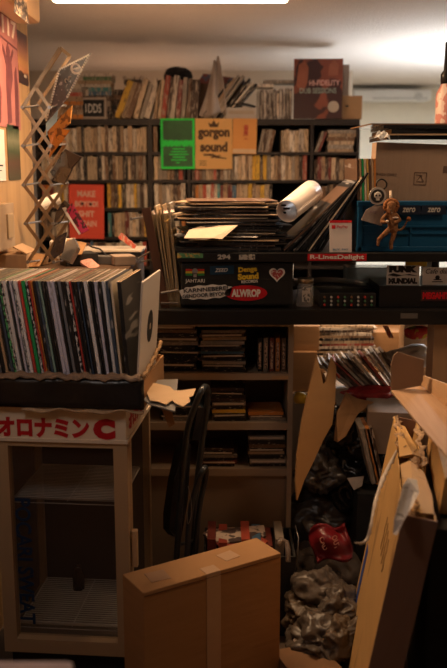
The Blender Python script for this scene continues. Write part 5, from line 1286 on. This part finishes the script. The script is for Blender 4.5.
lettering('OUT', .05, .022, rb, (.012, -.035, .02), M('dull pink ink', (.5, .25, .2), .6), rot=(R(-30), R(75), 0), bold=.02)
lettering('CAD', .05, .020, rb, (-.030, -.030, .012), M('dull pink ink'), rot=(R(-30), R(70), 0), bold=.02)
q = at(310, 662, 2.40)
tag(MB().box((0, 0, q.z/2), (.16, .2, q.z), Euler((0, 0, R(20))), bev=.003).build('cardboard_box', M('dim brown card', (.20, .11, .055), .85, var=.2), loc=(q.x, q.y, 0)), 'low brown cardboard box on the floor next to the flat box', 'box')
for pts, lb in (([(347, 478, 3.0), (364, 476, 3.0), (362, 486, 2.98), (354, 490, 2.96)], 'grey torn paper piece on the black bags'), ([(352, 424, 3.1), (372, 420, 3.12), (368, 430, 3.08)], 'small pale paper scrap below the low table'), ([(293, 640, 2.5), (302, 628, 2.56), (318, 655, 2.46), (306, 660, 2.44)], 'pale card scrap at the bottom of the heap')):
    quadcard('paper_scrap', lb, 'paper', pts, M('dim paper', (.32, .27, .24), .7), .002)
# books standing by the heap
for k, (px, c_, lb) in enumerate(((378, 'orange', 'orange spined book standing behind the torn carton'), (374, 'grey', 'grey book standing behind the torn carton'), (381, 'dark brown', 'dark brown book standing behind the torn carton'))):
    o = spine_obj('book', c_, .022, .22, .16, cut=False); q = at(px, 482, 3.0); o.location = (q.x, 2.98, q.z); o.rotation_euler = (0, R(-14), 0); tag(o, lb, 'book', 'books behind the torn carton')
q = at(380, 484, 3.05)
tag(MB().box((0, 0, q.z/2), (.16, .22, q.z-.004)).build('cardboard_box', BLACKM, loc=(q.x-.02, 3.06, 0)), 'black box under the books behind the torn carton', 'box')
q = at(388, 432, 3.02); o = MB().box((0, .1, .06), (.16, .2, .16), bev=.002).build('cardboard_box', M('dim pale card', (.30, .21, .15), .8), loc=(q.x, 3.0, q.z-.06), rot=(0, 0, R(-8))); tag(o, 'pale open box below the low table edge', 'box')

# ------------------------------------------------------------------ big torn carton leaning at the side
n0 = at(404, 514, 1.90); ZC = n0.z
f0 = onz(394, 416, ZC)
dv = f0-n0; yw = math.atan2(dv.y, dv.x)-PI/2; LC = Vector((dv.x, dv.y)).length
LN = R(9.5)
print('CARTON', ZC, math.degrees(yw), LC)
TH = .078
hC = ZC/math.cos(LN)
# carton local: y along length, z up, x thickness; leaning over +x
base = Vector((n0.x-math.tan(LN)*ZC*math.cos(yw), n0.y-math.tan(LN)*ZC*math.sin(yw), 0))
cm = Matrix.Translation(base) @ Matrix.Rotation(yw, 4, 'Z') @ Matrix.Rotation(LN, 4, 'Y')
big = thing('cardboard_box', 'large flat yellowish carton torn open along its top leaning sideways', 'box', (0, 0, 0)); big.matrix_world = cm
ci = cm.inverted()
YC = M('yellow brown carton face', (.56, .34, .13), .8, var=.12, scale=5, stretch=(1, 1, 4), lines=((.18, .09, .03), (4, 9, 3), .66, .5), bump=.15)
YD = M('dusky brown carton end', (.30, .175, .12), .85, var=.12, scale=6, stretch=(6, 6, 1), bump=.1)
zoff = .012
# side faces with ragged top
def ragged(x_, seed, y_0=0, y_1=None, amp=.02):
    y_1 = LC if y_1 is None else y_1; r2 = random.Random(seed)
    pts = [(x_, y_0, zoff)]+[(x_, y_1, zoff)]
    n = 26
    for k in range(n+1):
        y = y_1+(y_0-y_1)*k/n; pts.append((x_, y, hC-r2.uniform(0, amp)*(1 if 2 < k < n-3 else .2)))
    return pts
MB().plate(ragged(0, 3, amp=.018), .004, n=(1, 0, 0)).build('side_panel', YC, big)
MB().plate(ragged(TH-.004, 4, amp=.03), .004, n=(1, 0, 0)).build('side_panel', YC, big)
MB().box((TH/2, -.002, (hC-.0+zoff)/2), (TH+.004, .005, hC-zoff)).build('end_panel', YD, big)
MB().box((TH/2, LC-.002, (hC+zoff)/2), (TH-.009, .004, hC-zoff)).build('end_panel', YD, big)
mb = MB()
r2 = random.Random(9)
tops = [(.004, TH-.004)]
mb.plate([(.004, .06, hC-.002), (.004, LC*.42, hC-.002), (.030, LC*.46, hC+.004), (TH-.01, LC*.40, hC-.004), (TH, LC*.2, hC-.003), (TH-.004, .04, hC-.003), (.03, .02, hC-.002)], .004, n=(0, 0, 1))
mb.plate([(.004, LC*.50, hC-.002), (.006, LC*.9, hC-.004), (.03, LC*.86, hC+.002), (TH-.02, LC*.7, hC-.01), (TH-.01, LC*.55, hC-.004), (.04, LC*.52, hC+.008)], .004, n=(0, 0, 1))
mb.build('top_flap', YC, big)
mb = MB()
for (ya, yb, xa_, s_) in ((.60, 1.0, .002, 1), (.38, .58, TH*.5, 2), (.0, .12, TH*.2, 3), (.45, .95, TH-.012, 4)):
    def tf(a, b, ya=ya, yb=yb, xa_=xa_, s_=s_): return (xa_+.016*b+.006*math.sin(a*23+s_), LC*(ya+(yb-ya)*a), hC-.004+.008*math.sin(a*17+s_*2)*b+.010*b*abs(math.sin(a*47+s_))+.004*noise.noise(Vector((a*40, b*3, s_))))
    MB().sheet(tf, 80, 4, .0025, smooth=False).build('torn_edge', CARDE, big)
WT = M('white torn lining', (.66, .58, .50), .7, var=.1, scale=20)
def cL(px, py, Y): return ci @ at(px, py, Y)
def strip(p4, name='torn_strip', n=10):
    pts = [cL(*p) for p in p4]; pts = smooth(pts, 4)
    mb = MB(); m_ = len(pts)-1
    return pts
def ribbon(pl, pr, name, m, t=.0015):
    a = smooth([cL(*p) for p in pl], 4); b = smooth([cL(*p) for p in pr], 4); n_ = len(a)-1
    MB().sheet(lambda u_, v_: a[round(u_*n_)].lerp(b[round(u_*n_)], v_*(.45+.35*abs(math.sin(u_*n_*1.9)))), n_, 2, t).build(name, m, big)
ribbon([(396, 450, 2.25), (389, 462, 2.2), (385, 470, 2.17), (380, 480, 2.13), (377, 491, 2.08), (374, 500, 2.04), (372, 512, 2.0), (369, 528, 1.96), (366, 538, 1.95), (361, 542, 1.93), (354, 542, 1.92)],
       [(398, 452, 2.25), (395, 464, 2.2), (389, 474, 2.16), (387, 482, 2.13), (381, 493, 2.08), (379, 504, 2.03), (375, 516, 1.99), (373, 530, 1.96), (369, 542, 1.94), (362, 546, 1.93), (355, 544, 1.92)], 'torn_strip', WT)
mb = MB(); mb.plate([cL(403, 485, 1.93), cL(408, 478, 1.95), cL(417, 480, 1.95), (cL(419, 492, 1.92)), cL(413, 505, 1.89), cL(404, 520, 1.87), cL(397, 535, 1.86), cL(393, 534, 1.87), cL(394, 520, 1.88), cL(398, 504, 1.89)], .002, n=(0, -1, 0)); mb.build('torn_label', M('white torn label', (.9, .86, .82), .7, var=.1, scale=30, lines=((.2, .15, .12), (30, 30, 90), .6, .6)), big)
mb = MB(); mb.plate([(-.0008, LC*.84, .10), (-.0008, LC*.92, .10), (-.0008, LC*.92, .40), (-.0008, LC*.84, .40)], .0006, n=(-1, 0, 0)); mb.build('blue_stripe', M('blue print', (.03, .09, .42), .5), big)
mb = MB()
for k in range(4):
    pts = [(-.0012, .18+.05*k+.006*math.sin(j*1.7+k), hC-.15-.012*j) for j in range(9)]
    mb.tube(pts, .0011, 4)
mb.build('pen_mark', M('dark pen ink', (.12, .06, .03), .8), big)
# dark box beside, the carton leans on it, and a short torn carton lying on top
kb = at(432, 520, 2.02).z
bm_ = Matrix.Translation((.500, 1.96, 0)) @ Matrix.Rotation(yw, 4, 'Z')
o = MB().box((.20, .34, kb/2), (.38, .66, kb-.002), bev=.006).build('storage_box', BLACKM); o.matrix_world = bm_; tag(o, 'black box filling the floor beside the large torn carton', 'box')
c2 = thing('cardboard_box', 'short yellow torn carton lying on the black box behind large carton', 'box', (0, 0, 0))
c2.matrix_world = bm_ @ Matrix.Translation((.035, .06, kb+.001))
hh = at(428, 442, 2.35).z - kb
MB().box((.06, .28, hh/2), (.11, .50, hh), Euler((0, R(6), 0)), bev=.003).build('body', YC, c2)
mb = MB(); mb.sheet(lambda a, b: (.118+.010*math.sin(a*20)*b, .03+.48*a, hh-.012+.03*b+.006*math.sin(a*33)), 24, 4, .003, smooth=False); mb.build('torn_edge', CARDE, c2)
o = MB().box((.30, .30, .075), (.20, .40, .15), bev=.004).build('storage_box', BLACKM); o.matrix_world = bm_ @ Matrix.Translation((0, 0, kb+.001)); tag(o, 'small black box on the larger black box beside the cartons', 'box')
# open carton with raised flaps
oc = thing('cardboard_box', 'open cardboard box with raised flaps jutting in beside the post', 'box', at(440, 420, 2.3))
ol = oc.location.copy()
def oL(px, py, Y): return at(px, py, Y)-ol
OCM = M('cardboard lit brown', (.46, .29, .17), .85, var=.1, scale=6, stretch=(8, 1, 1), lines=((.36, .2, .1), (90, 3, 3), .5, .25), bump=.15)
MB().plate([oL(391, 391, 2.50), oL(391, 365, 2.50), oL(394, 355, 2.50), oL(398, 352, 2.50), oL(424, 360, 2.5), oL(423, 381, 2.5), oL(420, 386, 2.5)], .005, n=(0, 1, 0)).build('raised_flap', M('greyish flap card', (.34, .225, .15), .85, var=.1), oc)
z0_ = at(391, 392, 2.49).z
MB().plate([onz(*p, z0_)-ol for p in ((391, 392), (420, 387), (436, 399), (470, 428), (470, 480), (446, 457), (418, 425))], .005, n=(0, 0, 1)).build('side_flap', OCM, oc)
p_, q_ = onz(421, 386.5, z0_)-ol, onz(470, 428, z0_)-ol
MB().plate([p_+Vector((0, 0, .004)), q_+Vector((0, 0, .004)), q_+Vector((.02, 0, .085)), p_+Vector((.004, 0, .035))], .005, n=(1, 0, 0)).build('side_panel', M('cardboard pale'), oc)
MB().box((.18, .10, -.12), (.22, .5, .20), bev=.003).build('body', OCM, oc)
# ------------------------------------------------------------------ blurred box at the lower edge near the camera
q = at(75, 659, 1.25)
tag(MB().box((-.16, .0, q.z/2), (.32, .20, q.z), bev=.012).build('storage_box', M('pale lilac cloth', (.34, .28, .32), .8), loc=(q.x, 1.27-.12, 0)), 'pale lilac topped box closest to the camera, bottom corner', 'box')
bpy.context.scene.cycles.use_denoising = True
print('N discs', nbooks)
